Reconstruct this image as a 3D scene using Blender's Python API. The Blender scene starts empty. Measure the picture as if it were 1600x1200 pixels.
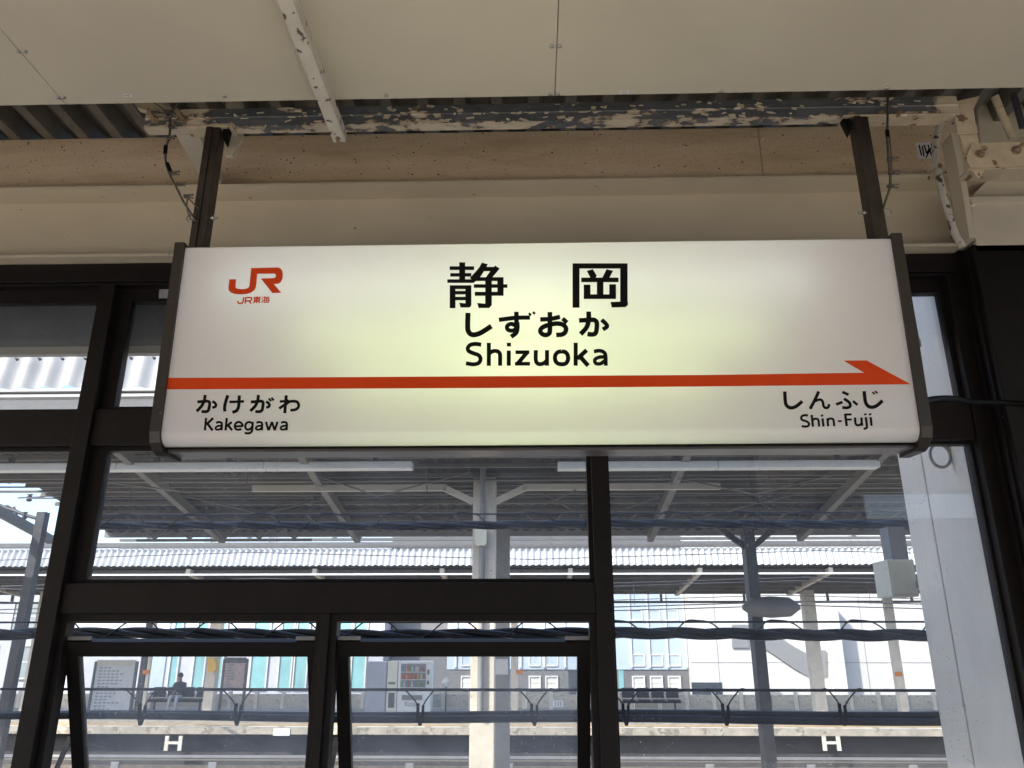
import bpy, bmesh, math, random
from mathutils import Vector, Matrix
random.seed(7)
R = math.radians
scene = bpy.context.scene
col = scene.collection

# ------------------------------------------------------------------ camera
F = 1207.0                      # focal length in pixels of a 1600 px wide frame
PITCH, YAW = 18.5, 1.5
cd = bpy.data.cameras.new('camera'); cam = bpy.data.objects.new('camera', cd); col.objects.link(cam)
cam.location = (0, 0, 1.6)
cam.rotation_euler = (R(90 + PITCH), 0, R(YAW))
cd.sensor_width = 36; cd.lens = 36 * F / 1600
cd.clip_start = 0.05; cd.clip_end = 2000
scene.camera = cam
# ------------------------------------------------------------------ sky, sun, exposure
SUN_EL, SUN_AZ = 40.0, 42.0     # light travels towards +Y turned by SUN_AZ towards +X
w = bpy.data.worlds.new('World'); scene.world = w; w.use_nodes = True
nt = w.node_tree; bg = nt.nodes['Background']
sky = nt.nodes.new('ShaderNodeTexSky'); sky.sky_type = 'NISHITA'; sky.sun_disc = False
sky.sun_elevation = R(SUN_EL); sky.sun_rotation = R(180 + SUN_AZ); sky.dust_density = 1.6
nt.links.new(sky.outputs[0], bg.inputs[0]); bg.inputs[1].default_value = 0.15
sl = bpy.data.lights.new('sun', 'SUN'); sl.energy = 2.6; sl.angle = R(0.5); sl.color = (1, .93, .80)
so = bpy.data.objects.new('sun', sl); col.objects.link(so)
sd = Vector((math.sin(R(SUN_AZ)) * math.cos(R(SUN_EL)), math.cos(R(SUN_AZ)) * math.cos(R(SUN_EL)), -math.sin(R(SUN_EL))))
so.rotation_euler = sd.to_track_quat('-Z', 'Y').to_euler(); so.location = (-8, -8, 15)
scene.view_settings.view_transform = 'Standard'; scene.view_settings.look = 'None'
scene.view_settings.exposure = 1.95; scene.view_settings.gamma = 1
scene.render.engine = 'CYCLES'
cy = scene.cycles
cy.use_denoising = True; cy.max_bounces = 10; cy.diffuse_bounces = 6; cy.glossy_bounces = 4
cy.transparent_max_bounces = 24; cy.transmission_bounces = 6; cy.sample_clamp_indirect = 6
cy.caustics_reflective = False; cy.caustics_refractive = False

# ------------------------------------------------------------------ measuring helpers
CAMR = Matrix.Rotation(R(YAW), 3, 'Z') @ Matrix.Rotation(R(90 + PITCH), 3, 'X')
CO = Vector((0, 0, 1.6))
def ray(px, py): return CAMR @ Vector(((px - 800) / F, (600 - py) / F, -1))
def at(px, py, Y):
    d = ray(px, py); return CO + d * (Y / d.y)
def atz(px, py, z):
    d = ray(px, py); return CO + d * ((z - 1.6) / d.z)
def zof(py, Y, px=800): return at(px, py, Y).z
def xof(px, py, Y): return at(px, py, Y).x

# ------------------------------------------------------------------ mesh builder
class MB:
    def __init__(s): s.v = []; s.f = []; s.m = []; s.mi = 0; s.smooth = False; s.sm = []
    def add(s, vs, fs, smooth=False):
        n = len(s.v); s.v += [tuple(x) for x in vs]
        for f in fs: s.f.append([n + i for i in f]); s.m.append(s.mi); s.sm.append(smooth)
        return s
    def box(s, x0, x1, y0, y1, z0, z1, bev=0.0):
        if bev <= 0:
            vs = [(x, y, z) for x in (x0, x1) for y in (y0, y1) for z in (z0, z1)]
            return s.add(vs, [(0,1,3,2),(4,6,7,5),(0,4,5,1),(2,3,7,6),(0,2,6,4),(1,5,7,3)])
        bm = bmesh.new(); bmesh.ops.create_cube(bm, size=1)
        for v in bm.verts:
            v.co = ((x0+x1)/2 + v.co.x*(x1-x0), (y0+y1)/2 + v.co.y*(y1-y0), (z0+z1)/2 + v.co.z*(z1-z0))
        bmesh.ops.bevel(bm, geom=bm.edges[:], offset=bev, segments=2, affect='EDGES', profile=.6)
        return s.bm(bm)
    def bm(s, bm, smooth=False):
        bm.verts.index_update(); s.add([v.co.copy() for v in bm.verts], [[v.index for v in f.verts] for f in bm.faces], smooth); bm.free(); return s
    def prism(s, pts, off):
        """closed polygon of 3-D points pushed along the vector off"""
        n = len(pts); off = Vector(off); a = [Vector(p) for p in pts]; b = [p + off for p in a]
        nor = Vector((0,0,0))
        for i in range(n): nor += a[i].cross(a[(i+1) % n])
        if nor.dot(off) > 0: a, b = a[::-1], b[::-1]
        s.add(a + b, [list(range(n)), [2*n-1-i for i in range(n)]] + [(i, n+i, n+(i+1) % n, (i+1) % n) for i in range(n)])
        return s
    def pix(s, pts, Y, d): return s.prism([at(x, y, Y) for x, y in pts], (0, d, 0))
    def beam(s, a, b, wd, ht, up=(0,0,1)):
        a, b = Vector(a), Vector(b); d = (b - a).normalized(); u = Vector(up); sx = d.cross(u).normalized(); u = sx.cross(d)
        q = [-sx*wd/2 - u*ht/2, sx*wd/2 - u*ht/2, sx*wd/2 + u*ht/2, -sx*wd/2 + u*ht/2]
        return s.prism([a + k for k in q], b - a)
    def tube(s, path, r, n=8, cap=True):
        P = [Vector(p) for p in path]; vs = []; fs = []; prev = None
        for i, p in enumerate(P):
            t = (P[min(i+1, len(P)-1)] - P[max(i-1, 0)]).normalized()
            if prev is None: nn = t.orthogonal().normalized()
            else: nn = (prev - t * prev.dot(t)).normalized()
            prev = nn; bb = t.cross(nn); rr = r[i] if isinstance(r, (list, tuple)) else r
            vs += [p + (nn * math.cos(6.28318*k/n) + bb * math.sin(6.28318*k/n)) * rr for k in range(n)]
        for i in range(len(P)-1):
            for k in range(n): fs.append((i*n+k, i*n+(k+1) % n, (i+1)*n+(k+1) % n, (i+1)*n+k))
        s.add(vs, fs, True)
        if cap:
            s.add(vs[:n], [list(range(n))[::-1]]); s.add(vs[-n:], [list(range(n))])
        return s
    def lathe(s, prof, c, axis='Z', n=16, smooth=True):
        """prof = (radius, height) pairs turned about an axis through c"""
        c = Vector(c); vs = []; fs = []
        for r, h in prof:
            for k in range(n):
                a = 6.28318*k/n; p = Vector((r*math.cos(a), r*math.sin(a), h))
                if axis == 'Y': p = Vector((p.x, -p.z, p.y))
                if axis == 'X': p = Vector((p.z, p.x, p.y))
                vs.append(c + p)
        for i in range(len(prof)-1):
            for k in range(n): fs.append((i*n+k, i*n+(k+1) % n, (i+1)*n+(k+1) % n, (i+1)*n+k))
        fs += [list(range(n))[::-1], [(len(prof)-1)*n+k for k in range(n)]]
        return s.add(vs, fs, smooth)
    def build(s, name, mats, parent=None, loc=None):
        me = bpy.data.meshes.new(name)
        c = Vector(loc) if loc is not None else None
        me.from_pydata([Vector(v) - c for v in s.v] if c is not None else s.v, [], s.f)
        for m in (mats if isinstance(mats, (list, tuple)) else [mats]): me.materials.append(m)
        me.polygons.foreach_set('material_index', s.m); me.polygons.foreach_set('use_smooth', s.sm)
        bm = bmesh.new(); bm.from_mesh(me); bmesh.ops.recalc_face_normals(bm, faces=bm.faces); bm.to_mesh(me); bm.free()
        o = bpy.data.objects.new(name, me); col.objects.link(o)
        if c is not None: o.location = c
        if parent is not None: attach(o, parent)
        return o
def attach(o, parent):
    o.parent = parent
    w_ = Matrix.Identity(4); p = parent
    while p is not None:
        w_ = p.matrix_parent_inverse @ p.matrix_basis @ w_; p = p.parent
    o.matrix_parent_inverse = w_.inverted()
def tag(o, label=None, cat=None, group=None, kind=None):
    for k, v in (('label', label), ('category', cat), ('group', group), ('kind', kind)):
        if v: o[k] = v
    return o
def thing(name, loc, label, cat, group=None):
    o = bpy.data.objects.new(name, None); col.objects.link(o); o.location = loc; o.empty_display_size = .2
    return tag(o, label, cat, group)
def copy_part(src, parent, delta):
    c = src.copy(); col.objects.link(c); c.parent = None; c.matrix_parent_inverse = Matrix.Identity(4)
    c.location = src.location + Vector(delta)
    attach(c, parent); return c

# ------------------------------------------------------------------ materials
def srgb(r, g, b): return tuple(((c/255)/12.92 if c/255 <= .04045 else ((c/255+.055)/1.055)**2.4) for c in (r, g, b))
def nmat(name):
    m = bpy.data.materials.new(name); m.use_nodes = True; t = m.node_tree
    return m, t, t.nodes['Principled BSDF']
def N(t, typ, **kw):
    n = t.nodes.new(typ)
    for k, v in kw.items():
        if k in n.inputs: n.inputs[k].default_value = v
        else: setattr(n, k, v)
    return n
def coords(t, sc=(1,1,1)):
    c = N(t, 'ShaderNodeTexCoord'); mp = N(t, 'ShaderNodeMapping'); mp.inputs['Scale'].default_value = sc
    t.links.new(c.outputs['Object'], mp.inputs[0]); return mp.outputs[0]
def noise(t, vec, scale, detail=5, rough=.6):
    n = N(t, 'ShaderNodeTexNoise'); n.inputs['Scale'].default_value = scale; n.inputs['Detail'].default_value = detail
    n.inputs['Roughness'].default_value = rough; t.links.new(vec, n.inputs['Vector']); return n.outputs[0]
def ramp(t, fac, stops):
    r = N(t, 'ShaderNodeValToRGB'); cr = r.color_ramp
    while len(cr.elements) < len(stops): cr.elements.new(.5)
    for e, (p, c) in zip(cr.elements, stops):
        e.position = p; e.color = (*c, 1) if len(c) == 3 else c
    t.links.new(fac, r.inputs[0]); return r.outputs[0]
def mix(t, fac, a, b, mode='MIX'):
    n = N(t, 'ShaderNodeMix', data_type='RGBA', blend_type=mode)
    for s_, v in ((n.inputs[0], fac), (n.inputs[6], a), (n.inputs[7], b)):
        if hasattr(v, 'links'): t.links.new(v, s_)
        elif isinstance(v, tuple): s_.default_value = (*v, 1)[:4]
        else: s_.default_value = v
    return n.outputs[2]
def bump(t, h, dist, strength, bs):
    b = N(t, 'ShaderNodeBump'); b.inputs['Strength'].default_value = strength; b.inputs['Distance'].default_value = dist
    t.links.new(h, b.inputs['Height']); t.links.new(b.outputs[0], bs.inputs['Normal'])
def plain(name, c, rough=.6, var=.12, scale=6, metal=0, bmp=0, spots=None, stretch=(1,1,1), spec=.5):
    """painted or bare surface with uneven tone, optional dark specks"""
    m, t, bs = nmat(name); v = coords(t, stretch)
    f = noise(t, v, scale)
    c1 = tuple(min(1, x*(1+var)) for x in c); c0 = tuple(x*(1-var) for x in c)
    out = ramp(t, f, [(.3, c0), (.7, c1)])
    if spots:
        sc, lo, sp = spots
        g = ramp(t, noise(t, v, sc, 3, .5), [(lo, (0,0,0)), (lo+.03, (1,1,1))])
        out = mix(t, g, out, sp)
    t.links.new(out, bs.inputs['Base Color'])
    bs.inputs['Roughness'].default_value = rough; bs.inputs['Metallic'].default_value = metal
    bs.inputs['Specular IOR Level'].default_value = spec
    if bmp: bump(t, noise(t, v, scale*9, 4), .002, bmp, bs)
    return m
CREAM = (.50, .43, .32)
M = {}
M['ceiling'] = plain('ceiling panel', (.49, .442, .352), .5, .06, 1.6, bmp=.08, spots=(11, .80, (.40, .35, .26)))
M['cream'] = plain('cream paint', (.55, .48, .365), .42, .07, 3, spots=(28, .715, (.2, .15, .1)), stretch=(.6, 1, 1))
M['cream_clean'] = plain('cream paint clean', (.56, .50, .40), .45, .06, 4)
M['brown'] = plain('brown steel', (.0095, .0065, .006), .5, .25, 9, bmp=.05, spec=.2)
M['brown_cover'] = plain('brown column cover', (.008, .006, .0055), .5, .25, 5, spots=(22, .74, (.07, .06, .055)), spec=.18)
M['hanger'] = plain('dark hanger steel', (.026, .019, .014), .4, .3, 14, spots=(60, .7, (.14, .11, .09)))
M['endcap'] = plain('brown aluminium', (.021, .0155, .012), .42, .15, 12, spots=(80, .73, (.3, .26, .22)))
M['rail'] = plain('brushed bottom rail', (.16, .14, .13), .3, .2, 5, metal=.6, stretch=(1, 12, 12))
M['black'] = plain('black', (.004, .004, .004), .6, .1, spec=.12)
M['cable'] = plain('cable jacket', (.016, .018, .026), .4, .3, 20)
M['cable_reflection'] = plain('blue grey cable reflection', (.018, .03, .06), .4, .3, 20)  # bluish tone of a pane reflection put into the colour
M['steel'] = plain('zinc steel', (.36, .35, .33), .35, .25, 40, metal=.8)
M['wire'] = plain('steel wire rope', (.13, .115, .10), .4, .35, 90, metal=.7)
M['darksteel'] = plain('dark steel', (.05, .05, .06), .5, .3, 10)
M['concrete_floor'] = plain('platform concrete', (.50, .46, .40), .75, .15, 1.5, bmp=.2)
M['ballast'] = plain('ballast', (.16, .15, .145), .95, .35, 9, bmp=.6)
M['white'] = plain('white paint', (.72, .72, .71), .5, .07, 3)
M['white_wall'] = plain('white concrete paint', (.90, .80, .69), .55, .1, 2.2, spots=(9, .72, (.5, .47, .43)), stretch=(1,1,.6))
M['ivory'] = plain('ivory steel paint', (.58, .53, .45), .5, .12, 3, spots=(14, .7, (.32, .26, .2)))
M['ivory_box'] = plain('ivory box', (.72, .70, .58), .5, .05, 3)
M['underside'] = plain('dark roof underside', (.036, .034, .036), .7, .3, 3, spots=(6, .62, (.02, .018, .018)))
M['deck'] = plain('grey deck', (.15, .135, .115), .55, .22, 5, spots=(30, .7, (.035, .03, .028)))
M['purlin_far'] = plain('pale purlin paint', (.16, .148, .135), .6, .18, 2)
M['grey'] = plain('grey paint', (.22, .22, .23), .55, .15, 4)
M['grey_dark'] = plain('dark grey cladding', (.12, .12, .125), .6, .12, 3)
M['edge_shade'] = plain('shade dark platform side', (.05, .048, .05), .85, .3, 2, bmp=.2)  # dark colour carries the shade under the overhanging platform edge
M['rail_steel'] = plain('rail steel', (.2, .17, .15), .4, .3, 8, metal=.6)
M['lavender'] = plain('pale lavender render', (.42, .43, .48), .7, .07, .8)
M['paleblue'] = plain('pale blue panel', (.36, .43, .50), .5, .06, .6)
M['whitewall_far'] = plain('white cladding', (.52, .51, .49), .6, .05, .4)
M['tan_concrete'] = plain('weathered fence concrete', (.47, .43, .36), .85, .22, 2.5, bmp=.2, spots=(4, .6, (.3, .27, .23)))
M['post_cream'] = plain('cream concrete post', (.6, .56, .48), .8, .15, 4)
M['yellow'] = plain('yellow tactile', (.42, .29, .13), .7, .2, 3)
M['yellow_box'] = plain('yellow paint', (.7, .42, .06), .5, .1, 3)
M['red'] = plain('orange red vinyl', (.60, .056, .009), .4, .05, 8, spec=.15)
M['teal'] = plain('teal glass', (.2, .39, .41), .12, .2, .7, spec=.8)
M['window_pale'] = plain('pale window glass', (.24, .28, .30), .15, .25, .5, spec=.8)
M['window_dark'] = plain('dark window glass', (.045, .055, .07), .12, .3, .6, spec=.8)
M['skin'] = plain('skin', (.42, .24, .16), .55, .08)
M['hair'] = plain('black hair', (.02, .017, .015), .5, .2, 30)
M['jacket'] = plain('dark jacket', (.022, .026, .036), .75, .25, 12)
M['trousers'] = plain('pale trousers', (.45, .46, .48), .8, .1, 8)
M['paper'] = plain('paper', (.6, .6, .62), .7, .08, 5)
M['paper_pink'] = plain('pinkish paper', (.5, .38, .38), .7, .12, 7)
M['print'] = plain('grey print', (.3, .3, .33), .7, .2, 20)
M['orange'] = plain('orange mark', (.6, .2, .05), .6, .15, 4)
M['rust'] = plain('rusty cream paint', (.44, .36, .25), .65, .2, 8, bmp=.3, spots=(24, .62, (.16, .09, .05)))
M['rustbolt'] = plain('rusty bolt', (.26, .19, .12), .6, .4, 60, metal=.35)
M['flaky_pipe'] = plain('badly flaking pipe', (.5, .46, .40), .6, .1, 8, bmp=.3, spots=(34, .565, (.07, .055, .05)))
M['stain_pipe'] = plain('flaking white pipe', (.5, .46, .40), .6, .1, 8, bmp=.3, spots=(26, .6, (.09, .07, .06)))

def peeling(name):
    m, t, bs = nmat(name); v = coords(t, (.55, 1, 1.6))
    big = noise(t, v, 9, 10, .70); fine = noise(t, v, 30, 6, .6)
    mm = N(t, 'ShaderNodeMath', operation='MULTIPLY_ADD'); t.links.new(fine, mm.inputs[0]); mm.inputs[1].default_value = .16; t.links.new(big, mm.inputs[2])
    # paint survives better near both ends of the member
    sx = N(t, 'ShaderNodeSeparateXYZ'); t.links.new(coords(t), sx.inputs[0])
    ab = N(t, 'ShaderNodeMath', operation='ABSOLUTE'); t.links.new(sx.outputs[0], ab.inputs[0])
    mr = N(t, 'ShaderNodeMapRange'); mr.inputs[1].default_value = 1.25; mr.inputs[2].default_value = 1.75; mr.inputs[3].default_value = 0; mr.inputs[4].default_value = .13
    t.links.new(ab.outputs[0], mr.inputs[0])
    ad = N(t, 'ShaderNodeMath', operation='ADD'); t.links.new(mm.outputs[0], ad.inputs[0]); t.links.new(mr.outputs[0], ad.inputs[1])
    sz_ = N(t, 'ShaderNodeMapRange'); sz_.inputs[1].default_value = 0; sz_.inputs[2].default_value = .12; sz_.inputs[3].default_value = -1; sz_.inputs[4].default_value = 1
    t.links.new(sx.outputs[2], sz_.inputs[0]); pw_ = N(t, 'ShaderNodeMath', operation='POWER'); a2 = N(t, 'ShaderNodeMath', operation='ABSOLUTE'); t.links.new(sz_.outputs[0], a2.inputs[0]); t.links.new(a2.outputs[0], pw_.inputs[0]); pw_.inputs[1].default_value = 4
    ed = N(t, 'ShaderNodeMath', operation='MULTIPLY_ADD'); t.links.new(pw_.outputs[0], ed.inputs[0]); ed.inputs[1].default_value = .11; t.links.new(ad.outputs[0], ed.inputs[2]); ad = N(t, 'ShaderNodeMath', operation='SUBTRACT'); t.links.new(ed.outputs[0], ad.inputs[0]); ad.inputs[1].default_value = .062
    mask = ramp(t, ad.outputs[0], [(.605, (0,0,0)), (.617, (1,1,1))])
    edge = ramp(t, ad.outputs[0], [(.59, (0,0,0)), (.605, (1,1,1)), (.625, (1,1,1)), (.65, (0,0,0))])
    prim = ramp(t, noise(t, v, 14, 5), [(.3, (.045, .05, .058)), (.7, (.10, .107, .118))])
    paint = ramp(t, noise(t, v, 9, 5), [(.3, (.34, .27, .19)), (.7, (.50, .43, .34))])
    c = mix(t, mask, prim, paint); c = mix(t, edge, c, (.17, .105, .06))
    c = mix(t, mask, c, mix(t, .8, c, paint))
    t.links.new(c, bs.inputs['Base Color']); bs.inputs['Roughness'].default_value = .6
    bump(t, mask, .004, .9, bs); return m
def mesh_mat():
    m, t, bs = nmat('perforated screen'); ck = N(t, 'ShaderNodeTexBrick'); ck.inputs['Scale'].default_value = 4.5
    ck.inputs['Color1'].default_value = (.10,.105,.115,1); ck.inputs['Color2'].default_value = (.15,.155,.165,1); ck.inputs['Mortar'].default_value = (.34,.34,.34,1); ck.inputs['Mortar Size'].default_value = .03
    sp = N(t, 'ShaderNodeSeparateXYZ'); cb_ = N(t, 'ShaderNodeCombineXYZ'); t.links.new(coords(t), sp.inputs[0]); t.links.new(sp.outputs[0], cb_.inputs[0]); t.links.new(sp.outputs[2], cb_.inputs[1])
    t.links.new(cb_.outputs[0], ck.inputs['Vector']); t.links.new(ck.outputs[0], bs.inputs['Base Color']); bs.inputs['Roughness'].default_value = .6; return m
M['mesh'] = mesh_mat()
M['peel'] = peeling('peeling cream paint over blue grey primer')
def pitted():
    m, t, bs = nmat('pitted tan concrete'); v = coords(t)
    a = ramp(t, noise(t, coords(t, (.35, 1, 1.6)), 3.2, 7, .65), [(.3, (.42, .315, .205)), (.5, (.56, .435, .30)), (.72, (.66, .545, .415))])
    vo = N(t, 'ShaderNodeTexVoronoi'); vo.inputs['Scale'].default_value = 46; vo.inputs['Randomness'].default_value = 1; t.links.new(v, vo.inputs['Vector'])
    wh = N(t, 'ShaderNodeTexWhiteNoise'); t.links.new(vo.outputs['Color'], wh.inputs[0])
    sz = N(t, 'ShaderNodeMath', operation='POWER'); t.links.new(wh.outputs[0], sz.inputs[0]); sz.inputs[1].default_value = 5
    sm = N(t, 'ShaderNodeMath', operation='MULTIPLY'); t.links.new(sz.outputs[0], sm.inputs[0]); sm.inputs[1].default_value = .26
    lt = N(t, 'ShaderNodeMath', operation='LESS_THAN'); t.links.new(vo.outputs['Distance'], lt.inputs[0]); t.links.new(sm.outputs[0], lt.inputs[1])
    fine = ramp(t, noise(t, v, 130, 3), [(.60, (0,0,0)), (.66, (.45,.45,.45))])
    c = mix(t, lt.outputs[0], a, (.05, .033, .02)); c = mix(t, fine, c, (.14, .09, .055))
    t.links.new(c, bs.inputs['Base Color']); bs.inputs['Roughness'].default_value = .9
    inv = N(t, 'ShaderNodeMath', operation='SUBTRACT'); inv.inputs[0].default_value = 1; t.links.new(lt.outputs[0], inv.inputs[1])
    bump(t, inv.outputs[0], .006, .7, bs); return m
M['pitted'] = pitted()

def glass(name, tint, dirt=.05, spots=True, refl=1.0):
    m, t, bs = nmat(name); t.nodes.remove(bs); out = t.nodes['Material Output']
    tr = N(t, 'ShaderNodeBsdfTransparent'); tr.inputs[0].default_value = (*tint, 1)
    gl = N(t, 'ShaderNodeBsdfGlossy'); gl.inputs['Roughness'].default_value = 0.0
    fr = N(t, 'ShaderNodeFresnel'); fr.inputs[0].default_value = 1.5
    ge = N(t, 'ShaderNodeNewGeometry'); iv = N(t, 'ShaderNodeMath', operation='MULTIPLY_ADD')
    t.links.new(ge.outputs['Backfacing'], iv.inputs[0]); iv.inputs[1].default_value = -refl; iv.inputs[2].default_value = refl
    mu = N(t, 'ShaderNodeMath', operation='MULTIPLY', use_clamp=True); t.links.new(fr.outputs[0], mu.inputs[0]); t.links.new(iv.outputs[0], mu.inputs[1])
    m1 = N(t, 'ShaderNodeMixShader'); t.links.new(mu.outputs[0], m1.inputs[0]); t.links.new(tr.outputs[0], m1.inputs[1]); t.links.new(gl.outputs[0], m1.inputs[2])
    df = N(t, 'ShaderNodeBsdfDiffuse'); df.inputs[0].default_value = (.62, .64, .68, 1)
    tl = N(t, 'ShaderNodeBsdfTranslucent'); tl.inputs[0].default_value = (.62, .65, .7, 1)
    md = N(t, 'ShaderNodeMixShader'); md.inputs[0].default_value = .55; t.links.new(df.outputs[0], md.inputs[1]); t.links.new(tl.outputs[0], md.inputs[2])
    v = coords(t, (1, 1, .5))
    f = ramp(t, noise(t, v, 3.5, 8, .7), [(.3, (dirt*.5,)*3), (.75, (dirt*1.7,)*3)])
    if spots:
        vo = N(t, 'ShaderNodeTexVoronoi'); vo.inputs['Scale'].default_value = 85; t.links.new(coords(t), vo.inputs['Vector'])
        ls = N(t, 'ShaderNodeMath', operation='LESS_THAN'); t.links.new(vo.outputs['Distance'], ls.inputs[0])
        sr = N(t, 'ShaderNodeSeparateColor'); t.links.new(vo.outputs['Color'], sr.inputs[0]); pr_ = N(t, 'ShaderNodeMath', operation='POWER'); t.links.new(sr.outputs[0], pr_.inputs[0]); pr_.inputs[1].default_value = 4
        ps_ = N(t, 'ShaderNodeMath', operation='MULTIPLY'); t.links.new(pr_.outputs[0], ps_.inputs[0]); ps_.inputs[1].default_value = .26; t.links.new(ps_.outputs[0], ls.inputs[1])
        patch = ramp(t, noise(t, coords(t), 2.2, 3), [(.40, (.03,.03,.03)), (.68, (.42,.42,.42))])
        f = mix(t, 1, f, mix(t, 1, ls.outputs[0], patch, 'MULTIPLY'), 'ADD')
    mo = N(t, 'ShaderNodeMixShader'); t.links.new(f, mo.inputs[0]); t.links.new(m1.outputs[0], mo.inputs[1]); t.links.new(md.outputs[0], mo.inputs[2])
    t.links.new(mo.outputs[0], out.inputs[0]); return m
M['glass'] = glass('window glass', (.82, .84, .86), .042)
M['glass_dirty'] = glass('dusty sash glass', (.84, .86, .87), .12)

def sheet(name, c, tr=.6, clear=.0):
    """translucent roofing or acrylic"""
    m, t, bs = nmat(name); t.nodes.remove(bs); out = t.nodes['Material Output']
    cc = ramp(t, noise(t, coords(t, (1, .3, 1)), 5, 6), [(.3, tuple(x*.8 for x in c)), (.65, c)])
    df = N(t, 'ShaderNodeBsdfDiffuse'); tl = N(t, 'ShaderNodeBsdfTranslucent')
    t.links.new(cc, df.inputs[0]); t.links.new(cc, tl.inputs[0])
    mx = N(t, 'ShaderNodeMixShader'); mx.inputs[0].default_value = tr
    t.links.new(df.outputs[0], mx.inputs[1]); t.links.new(tl.outputs[0], mx.inputs[2])
    t.links.new(mx.outputs[0], out.inputs[0]); return m
M['skylight'] = sheet('translucent corrugated roofing', (.80, .80, .80), .35)
def acrylic():
    m, t, bs = nmat('opal acrylic'); out = t.nodes['Material Output']
    bs.inputs['Base Color'].default_value = (.82, .79, .84, 1); bs.inputs['Roughness'].default_value = .14
    bs.inputs['Specular IOR Level'].default_value = .45
    tl = N(t, 'ShaderNodeBsdfTranslucent'); tl.inputs[0].default_value = (.92, .93, .9, 1)
    mx = N(t, 'ShaderNodeMixShader'); mx.inputs[0].default_value = .35
    t.links.new(bs.outputs[0], mx.inputs[1]); t.links.new(tl.outputs[0], mx.inputs[2]); t.links.new(mx.outputs[0], out.inputs[0]); return m
M['acrylic'] = acrylic()
def emit(name, c, s):
    m, t, bs = nmat(name); bs.inputs['Base Color'].default_value = (.8,.8,.8,1)
    bs.inputs['Emission Color'].default_value = (*c, 1); bs.inputs['Emission Strength'].default_value = s; return m
M['tube'] = emit('fluorescent tube', (.80, 1, .42), .95)
M['tube_white'] = emit('white fluorescent tube', (.95, 1, 1), .9)
M['tube_core'] = emit('bright fluorescent tube', (.86, 1, .50), 2.9)
M['inner'] = plain('white lamp housing', (.8, .8, .78), .6, .03)

# =================================================================== SETTING
def struct(o, kind='structure'): o['kind'] = kind; return o
GZ, PZ = -2.1, -0.9             # track bed and far platforms, below our own platform at 0
b = MB(); b.add([(-700,-700,GZ),(700,-700,GZ),(700,1200,GZ),(-700,1200,GZ)], [(0,1,2,3)]); struct(b.build('ground', M['ballast']))
struct(MB().box(-40, 40, -4.6, 3.95, -2.0, 0).build('platform_floor', M['concrete_floor']))
struct(MB().box(-60, 60, 8.0, 15.6, GZ+.003, PZ).build('middle_platform', M['concrete_floor']))
fp = struct(MB().box(-70, 70, 26.4, 39, GZ+.003, PZ-.2).box(-70, 70, 25.9, 39, PZ-.197, PZ).build('far_platform', [M['edge_shade']]))
M['edge'] = plain('weathered platform edge', (.33, .295, .245), .85, .3, 2.2, bmp=.2, spots=(5, .58, (.2, .18, .15)))
fp.data.materials.append(M['edge'])
for p in fp.data.polygons:
    if p.center.z > PZ - .198: p.material_index = 1
MB().box(-70, 70, 26.45, 26.85, PZ+.004, PZ+.012).build('tactile_strip', M['yellow'], fp)
mk = MB()
x = -40.0
while x < 40: mk.box(x, x+.95, 26.08, 26.22, PZ+.004, PZ+.008); x += 1.15
mk.build('edge_marking', M['white'], fp)
for yy in (20.3, 21.4, 23.6, 24.7):
    struct(MB().box(-60, 60, yy-.035, yy+.035, GZ+.16, GZ+.3).box(-60, 60, yy-.07, yy+.07, GZ+.12, GZ+.158).build('railway_rail', M['rail_steel']))
for yy in (20.85, 24.15):
    s_ = MB()
    for i in range(120): s_.box(-36+i*.6, -36+i*.6+.2, yy-1.2, yy+1.2, GZ+.01, GZ+.118)
    tag(s_.build('track_sleepers', M['tan_concrete']), kind='stuff')

# ------------------------------------------------------------------ our canopy: ceiling, deck
ZC, YE = 3.625, 2.50
ceil = thing('ceiling', (0, 0, ZC), None, None); ceil['kind'] = 'structure'
j1, j2 = atz(95, 154, ZC).x, atz(867, 150, ZC).x; pw = j2 - j1
YE = atz(800, 151, ZC).y
for r_, (ya, yb) in enumerate(((YE-2.4, YE), (YE-4.8, YE-2.4), (YE-5.75, YE-4.8))):
    for k in range(-4, 5):
        x0 = j1 + k*pw
        MB().box(x0+.0014, x0+pw-.0014, ya+.002, yb, ZC, ZC+.022, bev=.0015).build('ceiling_panel', M['ceiling'], ceil)
MB().box(j1-4*pw, j1+5*pw, YE-5.74, YE-.02, ZC+.024, ZC+.05).build('ceiling_backing', M['deck'], ceil)
scr = MB().lathe([(.0085, 0), (.0085, -.003), (.006, -.005)], (0, 0, 0), n=10).build('screw', M['steel'], ceil)
first = True
for px, py in ((28,80),(39,80),(90,153),(99,152),(351,150),(603,149),(862,72),(874,72),(860,147),(871,147),(1126,143),(1385,139)):
    p = atz(px, py, ZC); p.y = min(p.y, YE-.012)
    if first: scr.location = p; first = False
    else: copy_part(scr, ceil, p - scr.location)
for px, py in ((199,149),(976,144)):
    p = atz(px, py, ZC); MB().box(p.x-.017, p.x+.017, p.y-.006, p.y+.006, ZC-.001, ZC).build('maker_sticker', M['paper'], ceil)
    MB().box(p.x-.014, p.x+.010, p.y-.003, p.y+.001, ZC-.0016, ZC-.001).build('sticker_print', M['print'], ceil)
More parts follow.
